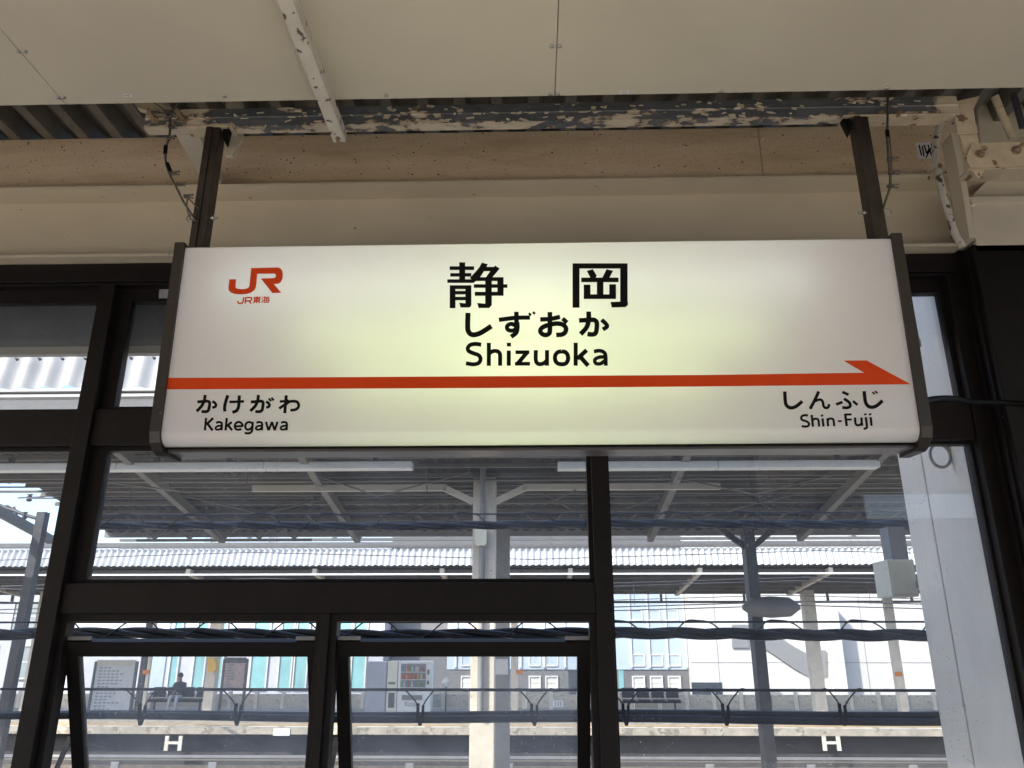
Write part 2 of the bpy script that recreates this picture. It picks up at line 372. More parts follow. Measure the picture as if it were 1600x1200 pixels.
# trapezoid roof deck
def trapezoid(x0, x1, ya, yb, z, pitch, h, name, mat, parent=None, th=.004):
    prof = []; x = x0
    while x < x1:
        prof += [(x, z), (x+pitch*.26, z), (x+pitch*.36, z+h), (x+pitch*.90, z+h)]; x += pitch
    prof.append((x, z)); vs = []
    for px, pz in prof: vs += [(px, ya, pz), (px, yb, pz)]
    n = len(prof)
    o = MB().add(vs, [(2*i, 2*i+1, 2*i+3, 2*i+2) for i in range(n-1)]).build(name, mat, parent)
    md = o.modifiers.new('thick', 'SOLIDIFY'); md.thickness = th; return o
ZD = zof(207, 3.72) + .01
struct(trapezoid(-12, 12, -3.4, 3.90, ZD, .2, .11, 'roof_deck', M['deck']))
struct(MB().box(-12, 12, -3.42, 3.90, ZD+.118, ZD+.14).build('sky_leak_cover', M['grey']))  # unseen sheet added over the deck to stop sky light leaking in
struct(MB().box(-12, 12, -3.44, -3.40, ZC-.05, ZD+.115).build('roof_fascia', M['ceiling']))

# angle bar under the ceiling
a = atz(540, 222, 3.565)
g = MB().box(a.x-.006, a.x, -2.2, a.y, 3.565, 3.618).box(a.x-.05, a.x-.0062, -2.2, a.y, 3.565, 3.571)
ab = g.build('angle_bar', M['stain_pipe'], loc=(a.x, 0, 3.57)); tag(ab, 'narrow cream angle bar with flaking paint running under the ceiling boards', 'angle bar')
MB().lathe([(.010, 0), (.010, -.008), (.006, -.010), (.006, -.02)], (a.x-.025, a.y-.03, 3.5648), n=6, smooth=False).build('bolt', M['rustbolt'], ab)

# ------------------------------------------------------------------ purlin with peeling paint
YP = 2.72
pz0, pz1 = zof(202, YP+.05), zof(162, YP)
px0, px1 = xof(226, 190, YP), xof(1500, 178, YP); pxc = (px0+px1)/2
h = pz1 - pz0; pm = pz0 + h*.52
sec = [(0,pz0),(0,pm-.006),(-.004,pm),(0,pm+.006),(0,pz1),(.05,pz1),(.05,pz1-.02),(.044,pz1-.02),(.044,pz1-.006),(.006,pz1-.006),(.006,pz0+.006),(.05,pz0+.006),(.05,pz0)]
pu = MB().prism([(px0, YP+q[0], q[1]) for q in sec], (px1-px0, 0, 0)).build('steel_purlin', M['peel'], loc=(pxc, YP, pz0))
tag(pu, 'long steel purlin with cream paint peeling off dark blue primer above the sign', 'steel beam')
fl = MB(); rnd = random.Random(3)
for i in range(150):
    fx = rnd.uniform(px0+.05, px1-.1); fz = rnd.choice([rnd.uniform(pz0, pz0+.03), rnd.uniform(pz0, pz1), rnd.uniform(pz1-.04, pz1), pm])
    L = rnd.uniform(.008, .034); wd = rnd.uniform(.008, .036); an = rnd.uniform(-.6, .6); cur = rnd.uniform(.5, 2.2); vs = []
    for k in range(5):
        t_ = k/4*cur; dn = L*math.sin(t_)/cur; ou = L*(1-math.cos(t_))/cur
        for s_ in (-1, 1):
            lx = s_*wd/2*(1-.25*k/4*rnd.random()); vs.append((fx+lx*math.cos(an)+dn*math.sin(an), YP-.0012-ou, fz+lx*math.sin(an)*.6-dn*math.cos(an)))
    fl.add(vs, [(2*k, 2*k+1, 2*k+3, 2*k+2) for k in range(4)])
fo = fl.build('paint_flakes', M['cream'], pu); fo['kind'] = 'stuff'
sm_ = fo.modifiers.new('thick', 'SOLIDIFY'); sm_.thickness = .0012
def bolt(p, parent, r=.014, ln=.02, ax='Y', mat='rustbolt', stud=.0):
    m_ = MB().lathe([(r*1.5, 0), (r*1.5, .003), (r, .0031), (r, ln), (r*.55, ln+.001)] + ([(r*.55, ln+stud)] if stud else []), p, axis=ax, n=8, smooth=False)
    return m_.build('bolt', M[mat], parent)
for px, py, st in ((243,187,.05),(287,187,.05)): bolt(at(px, py, YP-.001), pu, .014, .016, stud=st)
for px, py in ((1330,180),(1378,178),(1406,178),(1464,176)): bolt(at(px, py, YP-.001), pu, .011, .008)
# splice plate and clip plates where the hangers meet the purlin
for pxa, pxb, py in ((290, 363, 206), (1318, 1500, 192)):
    A, B = at(pxa, py, YP), at(pxb, py, YP); MB().box(A.x, B.x, YP-.012, YP+.06, pz0-.008, pz0-.001, bev=.002).build('clip_plate', M['rust'], pu)
# end bracket of the purlin, at the column
e0 = at(1497, 165, YP+.01)
MB().pix([(1494,158),(1531,150),(1521,170),(1524,190),(1528,207),(1497,207),(1492,180)], YP+.004, .012).build('end_plate', M['rust'], pu)
MB().pix([(1497,200),(1524,200),(1541,262),(1530,280),(1512,258)], YP+.03, .008).build('drop_plate', M['rust'], pu)
MB().pix([(203,152),(222,150),(262,166),(280,176),(240,176),(214,168)], YP+.05, .03).build('end_lug', M['rust'], pu)

# ------------------------------------------------------------------ pitted concrete band, H beam
YB = 3.60; ZF1, ZF0 = zof(281, YB), zof(393, YB)
seam = xof(1190, 250, 3.72)
cb = thing('concrete_eave_band', (0, 3.72, ZF1), 'brown stained pitted concrete band between the roof deck and the cream beam', 'concrete band')
for x0, x1 in ((-9, seam-4.6), (seam-4.6, seam), (seam, seam+2.4), (seam+2.4, 5.4)):
    MB().box(x0+.0015, x1-.0015, 3.72, 3.86, ZF1+.003, ZD-.004, bev=.003).build('concrete_panel', M['pitted'], cb)
for px, py in ((42,225),(642,221),(912,219),(1178,217),(1191,216)):
    MB().lathe([(.011,0),(.011,.006),(.007,.01)], at(px, py, 3.7195), axis='Y', n=10).build('bolt_head', M['pitted'], cb)
st = MB().pix([(1431,223),(1458,222),(1460,247),(1434,248)], 3.7185, .0012).build('torn_sticker', M['paper'], cb)
st['label'] = 'torn scribbled sticker'
sc_ = MB()
for q in ([(1436,226),(1440,243)],[(1441,228),(1444,245)],[(1444,226),(1448,240),(1452,232)],[(1450,226),(1456,244)],[(1447,246),(1452,236),(1458,228)],[(1455,224),(1458,236)]):
    for (ax, ay), (bx, by) in zip(q, q[1:]):
        dx, dy = bx-ax, by-ay; l = math.hypot(dx, dy); ux, uy = -dy/l*1.1, dx/l*1.1
        sc_.prism([at(ax+ux, ay+uy, 3.718), at(ax-ux, ay-uy, 3.718), at(bx-ux, by-uy, 3.718), at(bx+ux, by+uy, 3.718)], (0, .0004, 0))
sc_.build('scribble', M['black'], st)
hb = MB()
secs = [(YB,ZF0),(YB,ZF0+.016),(YB+.145,ZF0+.016),(YB+.145,ZF1-.016),(YB,ZF1-.016),(YB,ZF1),(YB+.3,ZF1),(YB+.3,ZF1-.016),(YB+.155,ZF1-.016),(YB+.155,ZF0+.016),(YB+.3,ZF0+.016),(YB+.3,ZF0)]
hx = at(1500, 340, YB+.05).x
hbo = hb.prism([(-9, y_, z_) for y_, z_ in secs], (9+hx+2.4, 0, 0)).build('roof_beam', M['cream'], loc=(-2, YB, ZF0))
tag(hbo, 'long cream painted steel H beam above the brown window wall', 'steel beam')
# struts between purlin and beam
o = MB().beam(at(291, 198, YP+.09), at(335, 284, 3.66), .10, .05).build('beam_strut', M['cream_clean']); tag(o, 'pale diagonal strut behind the left sign hanger', 'strut')
o = MB().pix([(353,150),(378,150),(379,213),(363,243),(352,243)], 3.12, .02).build('hanging_lug', M['cream_clean']); tag(o, 'small pale steel lug with cut corner right of the left hanger', 'steel lug')

# ------------------------------------------------------------------ steel column, haunch and rusty angle at the right
sc2 = thing('steel_column', at(1545, 378, 3.6), 'cream steel column head above the dark brown column cover', 'column')
MB().pix([(1517,315),(1700,312),(1720,390),(1527,392)], 3.54, .03).build('flange', M['cream_clean'], sc2)
MB().pix([(1514,308),(1700,304),(1700,312),(1517,315)], 3.52, .28).build('cap_plate', M['cream_clean'], sc2)
MB().pix([(1516,309),(1562,262),(1600,225),(1700,160),(1700,306)], 3.66, .02).build('haunch_web', M['cream_clean'], sc2)
MB().pix([(1486,207),(1494,207),(1506,262),(1518,330),(1525,372),(1515,372),(1507,320),(1497,262)], 3.50, .1).build('stiffener', M['cream_clean'], sc2)
MB().pix([(1522,120),(1700,110),(1700,300),(1560,262),(1536,262)], 3.70, .02).build('web_plate', M['cream_clean'], sc2)
MB().beam(at(1493, 348, 3.62), at(1522, 318, 3.53), .03, .012).build('rib', M['cream_clean'], sc2)
ra = MB().pix([(1519,224),(1700,218),(1700,256),(1517,262),(1509,246)], 2.74, .008).build('rusty_angle', M['rust'], loc=at(1600, 262, 2.74))
L0, L1 = at(1515, 263, 2.74), at(1700, 257, 2.74)
MB().box(L0.x, L1.x, 2.749, 2.83, L0.z, L0.z+.008).build('lower_leg', M['rust'], ra)
tag(ra, 'rusty cream steel angle with two bolts at the right edge', 'steel angle')
bolt(at(1531,241,2.739), ra, .013, .014, stud=.03); bolt(at(1588,235,2.739), ra, .013, .014, stud=.03)
o = MB().tube([at(1554,150,2.9), at(1566,180,2.93), at(1582,216,2.96)], .016, 8).build('conduit_pipe', M['rust']); tag(o, 'short brown rusty pipe rising behind the rusty angle', 'pipe')
o = MB().beam(at(1583,146,3.0), at(1598,200,3.0), .02, .02).build('threaded_rod', M['darksteel']); tag(o, 'dark thin hanging rod in the top right corner under the ceiling', 'rod')
cp = [(1474,188),(1466,203),(1462,222),(1462,250),(1467,276),(1474,305),(1483,335),(1491,361),(1504,386)]
def cr(pts, n=6):
    P = [Vector(p) for p in pts]; P = [P[0]*2-P[1]] + P + [P[-1]*2-P[-2]]; out = []
    for i in range(1, len(P)-2):
        for k in range(n):
            t_ = k/n; p0, p1, p2, p3 = P[i-1:i+3]
            out.append(.5*((2*p1)+(p2-p0)*t_+(2*p0-5*p1+4*p2-p3)*t_*t_+(3*p1-p0-3*p2+p3)*t_**3))
    return out + [P[-2]]
o = MB().tube(cr([at(x_, y_, 3.25) for x_, y_ in cp]), .0165, 10).build('conduit_pipe', M['flaky_pipe']); tag(o, 'curved white pipe with flaking black spots beside the right hanger', 'pipe')
tw = MB()
for k in range(6):
    q = at(1466, 259+k*1.2, 3.25); tw.lathe([(.019,-.0015),(.021,0),(.019,.0015)], q, n=10)
for k in range(14):
    q = at(1463+random.uniform(-2,3), 262, 3.232); tw.tube([q, at(1459+random.uniform(-7,4), 270+random.uniform(0,4), 3.225), at(1454+random.uniform(-5,7), 280+random.uniform(-3,5), 3.222)], .0015, 4)
tw.build('frayed_tie', M['rust'], o)

# ------------------------------------------------------------------ window wall
YW = 3.70
ww = thing('window_wall', (0, YW, 0), 'dark brown steel window wall with clear panes behind the station sign', 'window wall')
def zz(py): return zof(py, YW, 835)
def fr(name, x0, x1, z0, z1, y0=YW, y1=YW+.10, parent=ww, mat='brown', bev=.003):
    return MB().box(x0, x1, y0, y1, z0, z1, bev=bev).build(name, M[mat], parent)
def xw(px, py): return xof(px, py, YW)
ZH1, ZH0 = ZF0-.004, zof(436, YW)                 # header
ZT1, ZT0 = zof(634, YW), zof(692, YW)             # transom
ZS1, ZS0 = zof(910, YW), zof(958, YW)             # lower transom
m1 = (xw(158,465)+xw(125,635))/2 ; m1b = m1+.083
m2a, m2b = xw(926,800), xw(951,800)
m3a, m3b = xw(503,960), xw(516,960)
jr = xw(1519,690)+.02
XL, XR = -5.2, jr+.1
fr('header', XL, XR, ZH0, ZH1, YW-.03, YW+.12)
fr('header_lip', XL, XR, ZH0-.012, ZH0-.001, YW-.012, YW+.12)
left_x = [m1 - 1.45*k for k in range(0, 3)]
fr('mullion', m1, m1b, 0, ZH0-.014, YW-.025, YW+.1)
for k in (1, 2): fr('mullion', m1-1.45*k, m1b-1.45*k, 0, ZH0-.014, YW-.025, YW+.1)
fr('mullion', m2a, m2b, 0, ZT0+.002, YW-.012, YW+.1)
fr('mullion', m2a, m2b, ZT1, ZH0-.014, YW-.012, YW+.1)
fr('jamb', jr, jr+.12, 0, ZH0-.014, YW-.02, YW+.12)
fr('transom', m1b+.001, jr-.001, ZT0, ZT1, YW-.004, YW+.1)
for k in (0, 1): fr('transom', m1b-1.45*(k+1)+.001, m1-1.45*k-.001, ZT0, ZT1, YW-.004, YW+.1)
fr('lower_transom', m1b+.001, m2a-.001, ZS0, ZS1, YW-.006, YW+.1)
fr('small_mullion', m3a, m3b, 0, ZS0-.001, YW-.008, YW+.1)
fr('bottom_rail', XL, XR, 0.0, .12, YW-.03, YW+.11)
def pane(x0, x1, z0, z1, fw=.035, glassmat='glass', fw_t=None, fw_l=None):
    """recessed inner frame with its pane"""
    t_ = fw_t or fw; l_ = fw_l or fw
    y0, y1 = YW+.035, YW+.085
    f_ = MB().box(x0, x0+l_, y0, y1, z0, z1).box(x1-fw, x1, y0, y1, z0, z1).box(x0+l_, x1-fw, y0+.001, y1, z0, z0+fw).box(x0+l_, x1-fw, y0+.001, y1, z1-t_, z1).build('pane_frame', M['brown'], ww)
    MB().box(x0+l_-.004, x1-fw+.004, YW+.055, YW+.061, z0+fw-.004, z1-t_+.004).build('pane', M[glassmat], f_)
top = ZH0-.014
pane(m1b, m2a, ZT1, top, .022, fw_t=.075, fw_l=.07); pane(m2b, jr, ZT1, top, .022, fw_t=.075)
pane(m1b, m2a, ZS1, ZT0, .02, fw_l=.075); pane(m2b, jr, .12, ZT0, .012)
for k in (0, 1):
    x0, x1 = m1b-1.45*(k+1), m1-1.45*k
    pane(x0, x1, ZT1, top, .006, fw_t=.075); pane(x0, x1, .12, ZT0, .008, fw_t=.02)
# frames of the two awning openings and the tilted sashes
def fl_frame(x0, x1):
    z1 = ZS0-.001; fw = .03
    MB().box(x0, x0+fw, YW+.02, YW+.09, .12, z1).box(x1-fw, x1, YW+.02, YW+.09, .12, z1).box(x0+fw, x1-fw, YW+.021, YW+.09, z1-.035, z1).build('opening_frame', M['brown'], ww)
fl_frame(m1b, m3a); fl_frame(m3b, m2a)
TILT = R(23); dv = Vector((0, math.sin(TILT), -math.cos(TILT))); nv = Vector((0, math.cos(TILT), math.sin(TILT)))
def sash(pl, pr, hook):
    YS = YW+.07
    tl, tr = at(pl, 1026, YS), at(pr, 1026, YS); x0, x1 = tl.x, tr.x; zt = tl.z
    H = .86; st_ = .06; tp = .07
    o0 = Vector((0, YS, zt))
    s0 = thing('awning_sash', (x0, YS, zt), None, None)
    if True:
        s0.parent = ww; attach(s0, ww)
    def bar(name, xa, xb, ta, tb, dep=.04, mat='brown', off=0.0):
        pts = [o0 + Vector((xa,0,0)) + dv*ta + nv*off, o0 + Vector((xb,0,0)) + dv*ta + nv*off, o0 + Vector((xb,0,0)) + dv*tb + nv*off, o0 + Vector((xa,0,0)) + dv*tb + nv*off]
        return MB().prism(pts, nv*dep).build(name, M[mat], s0)
    bar('top_rail', x0-st_, x1+st_, -tp, 0); bar('bottom_rail', x0-st_, x1+st_, H, H+.06)
    bar('stile', x0-st_, x0, 0.001, H-.001); bar('stile', x1, x1+st_, .001, H-.001)
    bar('pane', x0-.004, x1+.004, -.004, H+.004, .005, 'glass_dirty', .018)
    for xa, xb in ((x0-st_-.012, x0+.055), (x1-.055, x1+st_+.012)):
        MB().box(xa, xb, YS-.022, YS-.004, zt+.072, zt+.09, bev=.003).build('hinge_block', M['grey'], s0)
    for xa in (x0-st_-.01, x1+st_+.01):
        p1 = o0 + Vector((xa,0,0)) + dv*.40 + nv*.02
        MB().beam((xa, YW+.06, p1.z-.33), p1, .006, .024, up=(1,0,0)).build('stay_arm', M['steel'], s0)
    return s0
sash(122, 480, 0); sash(544, 902, 0)
# column cover and its side
cvx = at(1518, 382, 3.54)
cc0 = thing('column_cover', (cvx.x+.3, 3.4, 0), 'tall dark brown column cover at the right edge of the window wall', 'column')
MB().box(cvx.x, cvx.x+.75, 3.54, 4.2, 0, cvx.z, bev=.006).build('cover_sheet', M['brown_cover'], cc0)
MB().box(cvx.x-.012, cvx.x-.001, 3.58, 3.6, 0, cvx.z-.03).build('cover_seam', M['brown'], cc0)
MB().box(jr+.122, cvx.x-.013, 3.64, 3.80, 0, ZF0-.006).build('cover_return', M['brown'], cc0)
xr0, xr1 = cvx.x+.76, cvx.x+2.4
fr('header', xr0, xr1+.1, ZH0, ZH1, YW-.03, YW+.12); fr('jamb', xr1, xr1+.1, 0, ZH0-.001, YW-.02, YW+.1)
fr('transom', xr0, xr1-.001, ZT0, ZT1, YW-.004, YW+.1); fr('bottom_rail', xr0, xr1-.001, 0, .12, YW-.03, YW+.11)
pane(xr0, xr1, ZT1, ZH0-.001, .02); pane(xr0, xr1, .12, ZT0, .012)
MB().pix([(249,452),(268,452),(267,466),(248,466)], YW+.033, .001).build('inspection_sticker', M['print'], ww)
MB().pix([(113,440),(127,440),(127,448),(113,448)], YW+.033, .001).build('inspection_sticker', M['grey'], ww)

# ------------------------------------------------------------------ the station sign
T = R(2.0); SU = Vector((1,0,0)); SV = Vector((0,-math.sin(T), math.cos(T))); SW = Vector((0, math.cos(T), math.sin(T)))
SP = at(800, 540, 2.60)
def onface(px, py):
    d = ray(px, py); n = SW
    p = CO + d * ((SP - CO).dot(n) / d.dot(n)); q = p - SP
    return q.dot(SU), q.dot(SV)
c4 = [onface(*q) for q in ((290,384),(1392,372),(250,695),(1440,691))]
u0 = (c4[0][0]+c4[2][0])/2; u1 = (c4[1][0]+c4[3][0])/2; v1 = (c4[0][1]+c4[1][1])/2; v0 = (c4[2][1]+c4[3][1])/2
DEP = .17
def S(u, v, w_=0.0): return SP + SU*u + SV*v + SW*w_
sg = thing('station_name_sign', S((u0+u1)/2, v0), 'lit white station name board lettered Shizuoka with a red arrow stripe', 'sign')
# opal face curving back at its lower edge
prof = [(DEP-.012, v1), (.012, v1), (.003, v1-.004), (0, v1-.014), (0, v0+.055)] + [(.05-.05*math.cos(R(a_)), v0+.055-.05*math.sin(R(a_))) for a_ in range(10, 91, 10)] + [(.075, v0+.004)]
vs = []
for w_, v_ in prof: vs += [S(u0, v_, w_), S(u1, v_, w_)]
fm = MB().add(vs, [(2*i, 2*i+1, 2*i+3, 2*i+2) for i in range(len(prof)-1)], True).build('face_panel', M['acrylic'], sg)
MB().prism([S(u0+.002, v0-.012, .058), S(u1-.002, v0-.012, .058), S(u1-.002, v0-.012, DEP), S(u0+.002, v0-.012, DEP)], SV*.014).build('bottom_rail', M['rail'], sg)
MB().prism([S(u0+.002, v0-.002, .040), S(u1-.002, v0-.002, .040), S(u1-.002, v0-.002, .0575), S(u0+.002, v0-.002, .0575)], SV*.005).build('rail_lip', M['black'], sg)
MB().prism([S(u0, v0, DEP-.01), S(u1, v0, DEP-.01), S(u1, v1-.003, DEP-.01), S(u0, v1-.003, DEP-.01)], SW*.008).build('back_panel', M['inner'], sg)
capp = [(-.012, v1+.012), (-.012, v0+.05), (.0, v0+.012), (.03, v0-.014), (.06, v0-.024), (DEP+.01, v0-.024), (DEP+.01, v1+.012)]
for ua, ub in ((u0-.038, u0-.001), (u1+.001, u1+.038)):
    MB().prism([S(ua, v_, w_) for w_, v_ in capp], SU*(ub-ua)).build('end_cap', M['endcap'], sg)
vm = (v0+v1)/2
for v_, ua, ub, w_, mt in ((vm+.22, -1.12, 1.12, .10, 'tube_white'), (vm+.02, -.80, .92, .10, 'tube'), (vm-.15, -.62, .70, .10, 'tube'), (vm+.02, -.16, .26, .12, 'tube_core')):
    MB().tube([S(ua, v_, w_), S(ub, v_, w_)], .013, 10).build('fluorescent_tube', M[mt], sg)
# ---- lettering: strokes measured on the face
def ribbon(mb, pts, wd, org, sc, smooth=True, lift=-.0012):
    """flat stroke; pts in magnified picture units, wd its width"""
    P = [Vector((x_, y_, 0)) for x_, y_ in pts]
    if smooth and len(P) > 2: P = cr(P, 6)
    L, Rr = [], []
    for i, p in enumerate(P):
        t_ = (P[min(i+1, len(P)-1)] - P[max(i-1, 0)]).normalized(); n_ = Vector((-t_.y, t_.x, 0))*wd/2
        L.append(p+n_); Rr.append(p-n_)
    vs = []
    for q in zip(L, Rr):
        for k in q:
            u_, v_ = onface(org[0]+k.x/sc, org[1]+k.y/sc); vs.append(S(u_, v_, lift))
    mb.add(vs, [(2*i, 2*i+1, 2*i+3, 2*i+2) for i in range(len(P)-1)])
def poly(mb, pts, org, sc, lift=-.0012):
    vs = [S(*onface(org[0]+x_/sc, org[1]+y_/sc), lift) for x_, y_ in pts]
    mb.add(vs, [list(range(len(vs)))])
A_, AS = (690,400), 1600/310
def rects(mb, lst, org, sc):
    for i, (a_, b_, c_, d_) in enumerate(lst): poly(mb, [(a_,c_),(b_,c_),(b_,d_),(a_,d_)], org, sc, -.0010-.00004*i)
k1 = MB()
rects(k1, [(142,190,52,215),(65,262,84,114),(70,240,139,167),(46,262,189,218),(66,112,237,422),(66,240,237,268),(192,240,237,400),(110,194,283,311),(110,194,330,358),
           (245,500,172,203),(450,500,172,322),(260,531,229,258),(268,500,290,322),(352,405,172,400)], A_, AS)
poly(k1, [(143,378),(192,383),(241,380),(238,404),(224,417),(153,417)], A_, AS, -.0017)
poly(k1, [(325,55),(373,68),(352,110),(312,170),(265,214),(228,178),(275,128),(305,92)], A_, AS, -.0018)
poly(k1, [(340,89),(422,90),(433,79),(469,103),(408,176),(355,176),(393,124),(325,124)], A_, AS, -.0019)
poly(k1, [(287,380),(352,386),(405,380),(403,400),(385,421),(299,421)], A_, AS, -.0017)
k1.build('kanji_lettering', M['black'], sg)
k2 = MB()
rects(k2, [(1056,1112,62,418),(1056,1497,60,102),(1440,1500,60,392),(1126,1427,175,212),(1146,1200,232,348),(1252,1305,200,348),(1352,1406,229,347),(1148,1406,310,348)], A_, AS)
poly(k2, [(1362,372),(1440,369),(1503,372),(1501,398),(1482,414),(1371,417)], A_, AS, -.0017)
poly(k2, [(1170,122),(1219,107),(1251,160),(1242,178),(1200,178)], A_, AS, -.0018)
poly(k2, [(1330,107),(1383,121),(1352,178),(1295,178)], A_, AS, -.0018)
k2.build('kanji_lettering', M['black'], sg)
k3 = MB()
def strokes(mb, lst, org, sc, bold=1.0):
    for i, (wd, pts, *sm) in enumerate(lst): ribbon(mb, pts, wd*bold, org, sc, not sm, -.0010-.00005*i)
strokes(k3, [(41,[(213,459),(210,555),(213,600),(232,628),(262,636),(305,625),(350,600),(402,566)]),
 (35,[(462,516),(590,500),(713,497)]),(37,[(603,450),(604,520),(605,560)]),(34,[(606,545),(596,560),(560,548),(530,565),(532,592),(560,603),(590,596),(607,570)]),(36,[(610,535),(612,580),(600,622),(560,652)]),
 (19,[(703,462),(722,480)]),(19,[(736,452),(754,470)]),
 (36,[(795,513),(880,508),(955,492)]),(38,[(873,453),(873,600),(862,630),(832,638),(803,622),(797,598),(822,572),(880,553),(935,546),(980,556),(1003,585),(995,618),(970,634),(924,638)]),(34,[(975,505),(1012,538)]),
 (38,[(1108,521),(1190,517),(1232,518),(1251,540),(1250,590),(1240,625),(1212,634),(1176,630)]),(39,[(1186,449),(1185,520),(1168,578),(1120,632)]),(34,[(1290,516),(1322,545),(1334,570),(1300,594)])], A_, AS)
k3.build('kana_lettering', M['black'], sg)
k4 = MB()
strokes(k4, [(33,[(320,716),(275,710),(232,718),(212,742),(220,768),(262,787),(300,802),(314,832),(300,862),(258,874),(196,866)]),
 (33,[(381,701),(381,886)]),(33,[(381,790),(410,770),(445,768),(468,785),(472,815),(472,886)]),
 (33,[(542,763),(542,886)]),(33,[(543,700),(543,731)]),
 (30,[(596,777),(708,777)]),(30,[(592,870),(713,870)]),(34,[(690,778),(612,870)],1),
 (33,[(760,760),(760,840),(775,868),(805,872),(835,858),(850,840)]),(33,[(850,760),(850,886)]),
 (34,[(968,770),(1000,778),(1018,805),(1018,842),(1000,868),(968,874),(935,866),(916,840),(916,805),(935,778),(968,770)]),
 (33,[(1081,700),(1081,886)]),(36,[(1170,760),(1094,830)],1),(36,[(1110,805),(1182,886)],1),
 (31,[(1228,772),(1270,765),(1305,775),(1322,805),(1324,886)]),(30,[(1322,815),(1275,817),(1240,832),(1236,855),(1252,870),(1285,868),(1322,840)])], A_, AS)
k4.build('latin_lettering', M['black'], sg)
B_, BS = (300,605), 1600/180
k5 = MB()
strokes(k5, [(42,[(76,204),(150,200),(215,196),(245,212),(243,262),(230,318),(200,340),(132,338)]),(42,[(184,108),(172,185),(135,262),(66,336)]),(38,[(284,196),(322,222),(334,252),(318,275),(284,284)]),
 (44,[(500,112),(478,175),(460,240),(454,300),(462,338)]),(36,[(522,206),(620,203),(724,198)]),(44,[(660,114),(654,200),(648,270),(622,326),(562,352)]),
 (42,[(818,206),(890,202),(960,196),(988,212),(986,262),(974,318),(944,340),(880,338)]),(42,[(924,108),(914,185),(880,262),(812,332)]),(38,[(1030,200),(1064,222),(1078,252),(1062,275),(1032,284)]),
 (30,[(1068,158),(1100,196)]),(30,[(1104,146),(1138,186)]),
 (42,[(1312,114),(1300,230),(1290,362)]),(34,[(1220,200),(1300,196),(1330,196)],1),(38,[(1345,178),(1300,235),(1212,298)]),(40,[(1305,240),(1350,205),(1410,196),(1460,206),(1482,240),(1478,280),(1440,312),(1368,322)])], B_, BS)
k5.build('kana_lettering', M['black'], sg)
k6 = MB()
a1 = lambda x_: [(27,[(x_+18,497),(x_+50,486),(x_+86,492),(x_+98,520),(x_+94,600)]),(25,[(x_+96,535),(x_+50,540),(x_+18,556),(x_+14,580),(x_+40,592),(x_+75,582),(x_+96,555)])]
strokes(k6, [(28,[(198,428),(180,602)]),(30,[(295,430),(200,520)],1),(30,[(215,505),(288,602)],1)] + a1(318) +
 [(28,[(485,428),(467,602)]),(28,[(555,485),(480,545)],1),(28,[(500,525),(560,600)],1),
  (27,[(598,545),(700,540),(692,508),(665,486),(632,488),(604,512),(596,548),(610,580),(645,592),(690,582)]),
  (27,[(842,500),(800,486),(765,495),(744,530),(746,568),(772,590),(812,580),(842,545)]),(28,[(846,482),(840,560),(832,612),(805,638),(770,642),(734,636)])] + a1(878) +
 [(27,[(1030,482),(1062,600)],1),(27,[(1114,482),(1066,600)],1),(27,[(1112,482),(1150,600)],1),(27,[(1190,482),(1150,600)],1)] + a1(1222), B_, BS, 1.14)
k6.build('latin_lettering', M['black'], sg)
C_ = (1215,600); k7 = MB()
strokes(k7, [(48,[(98,104),(104,220),(116,285),(150,322),(195,332),(250,315),(300,278),(342,240)]),
 (44,[(570,104),(520,215),(450,348)]),(36,[(520,240),(560,222),(605,222),(628,258),(636,305),(662,332),(700,325),(716,280)]),
 (38,[(896,112),(985,150)],1),(40,[(920,205),(985,250),(1008,290),(1000,318),(960,332),(896,328)]),(38,[(812,285),(900,252)],1),(36,[(1045,238),(1108,292)],1),
 (48,[(1200,100),(1212,215),(1228,275),(1262,312),(1312,324),(1365,308),(1415,270),(1456,232)]),(24,[(1314,112),(1346,142)],1),(24,[(1350,100),(1386,130)],1)], C_, BS)
k7.build('kana_lettering', M['black'], sg)
k8 = MB()
strokes(k8, [(28,[(420,438),(380,434),(340,446),(326,475),(345,502),(400,520),(434,550),(425,582),(385,592),(332,586)]),
 (28,[(472,430),(490,594)]),(27,[(484,505),(515,485),(555,490),(568,520),(576,594)]),(28,[(622,478),(636,592)]),(30,[(614,426),(617,452)]),
 (28,[(690,475),(700,590)]),(27,[(694,505),(725,482),(765,488),(778,520),(784,588)]),(22,[(835,517),(890,517)]),
 (30,[(936,414),(958,586)]),(26,[(930,426),(1026,424)]),(25,[(945,496),(1028,494)]),
 (28,[(1072,466),(1080,545),(1100,572),(1135,572),(1165,545)]),(28,[(1160,466),(1172,582)]),
 (28,[(1222,462),(1238,580),(1232,612),(1192,626)]),(30,[(1214,410),(1217,436)]),(28,[(1290,462),(1302,582)]),(30,[(1281,410),(1284,436)])], C_, BS, 1.14)
k8.build('latin_lettering', M['black'], sg)
# red stripe ending in a half arrow
ar = MB(); poly(ar, [(261,590.5),(500,589.5),(838,587.5),(1100,586),(1350,582.5),(1318,563.5),(1354,563.2),(1423,600.5),(1100,604),(838,606),(500,607.5),(257,608.5)], (0,0), 1, -.0008)
ar.build('arrow_stripe', M['red'], sg)
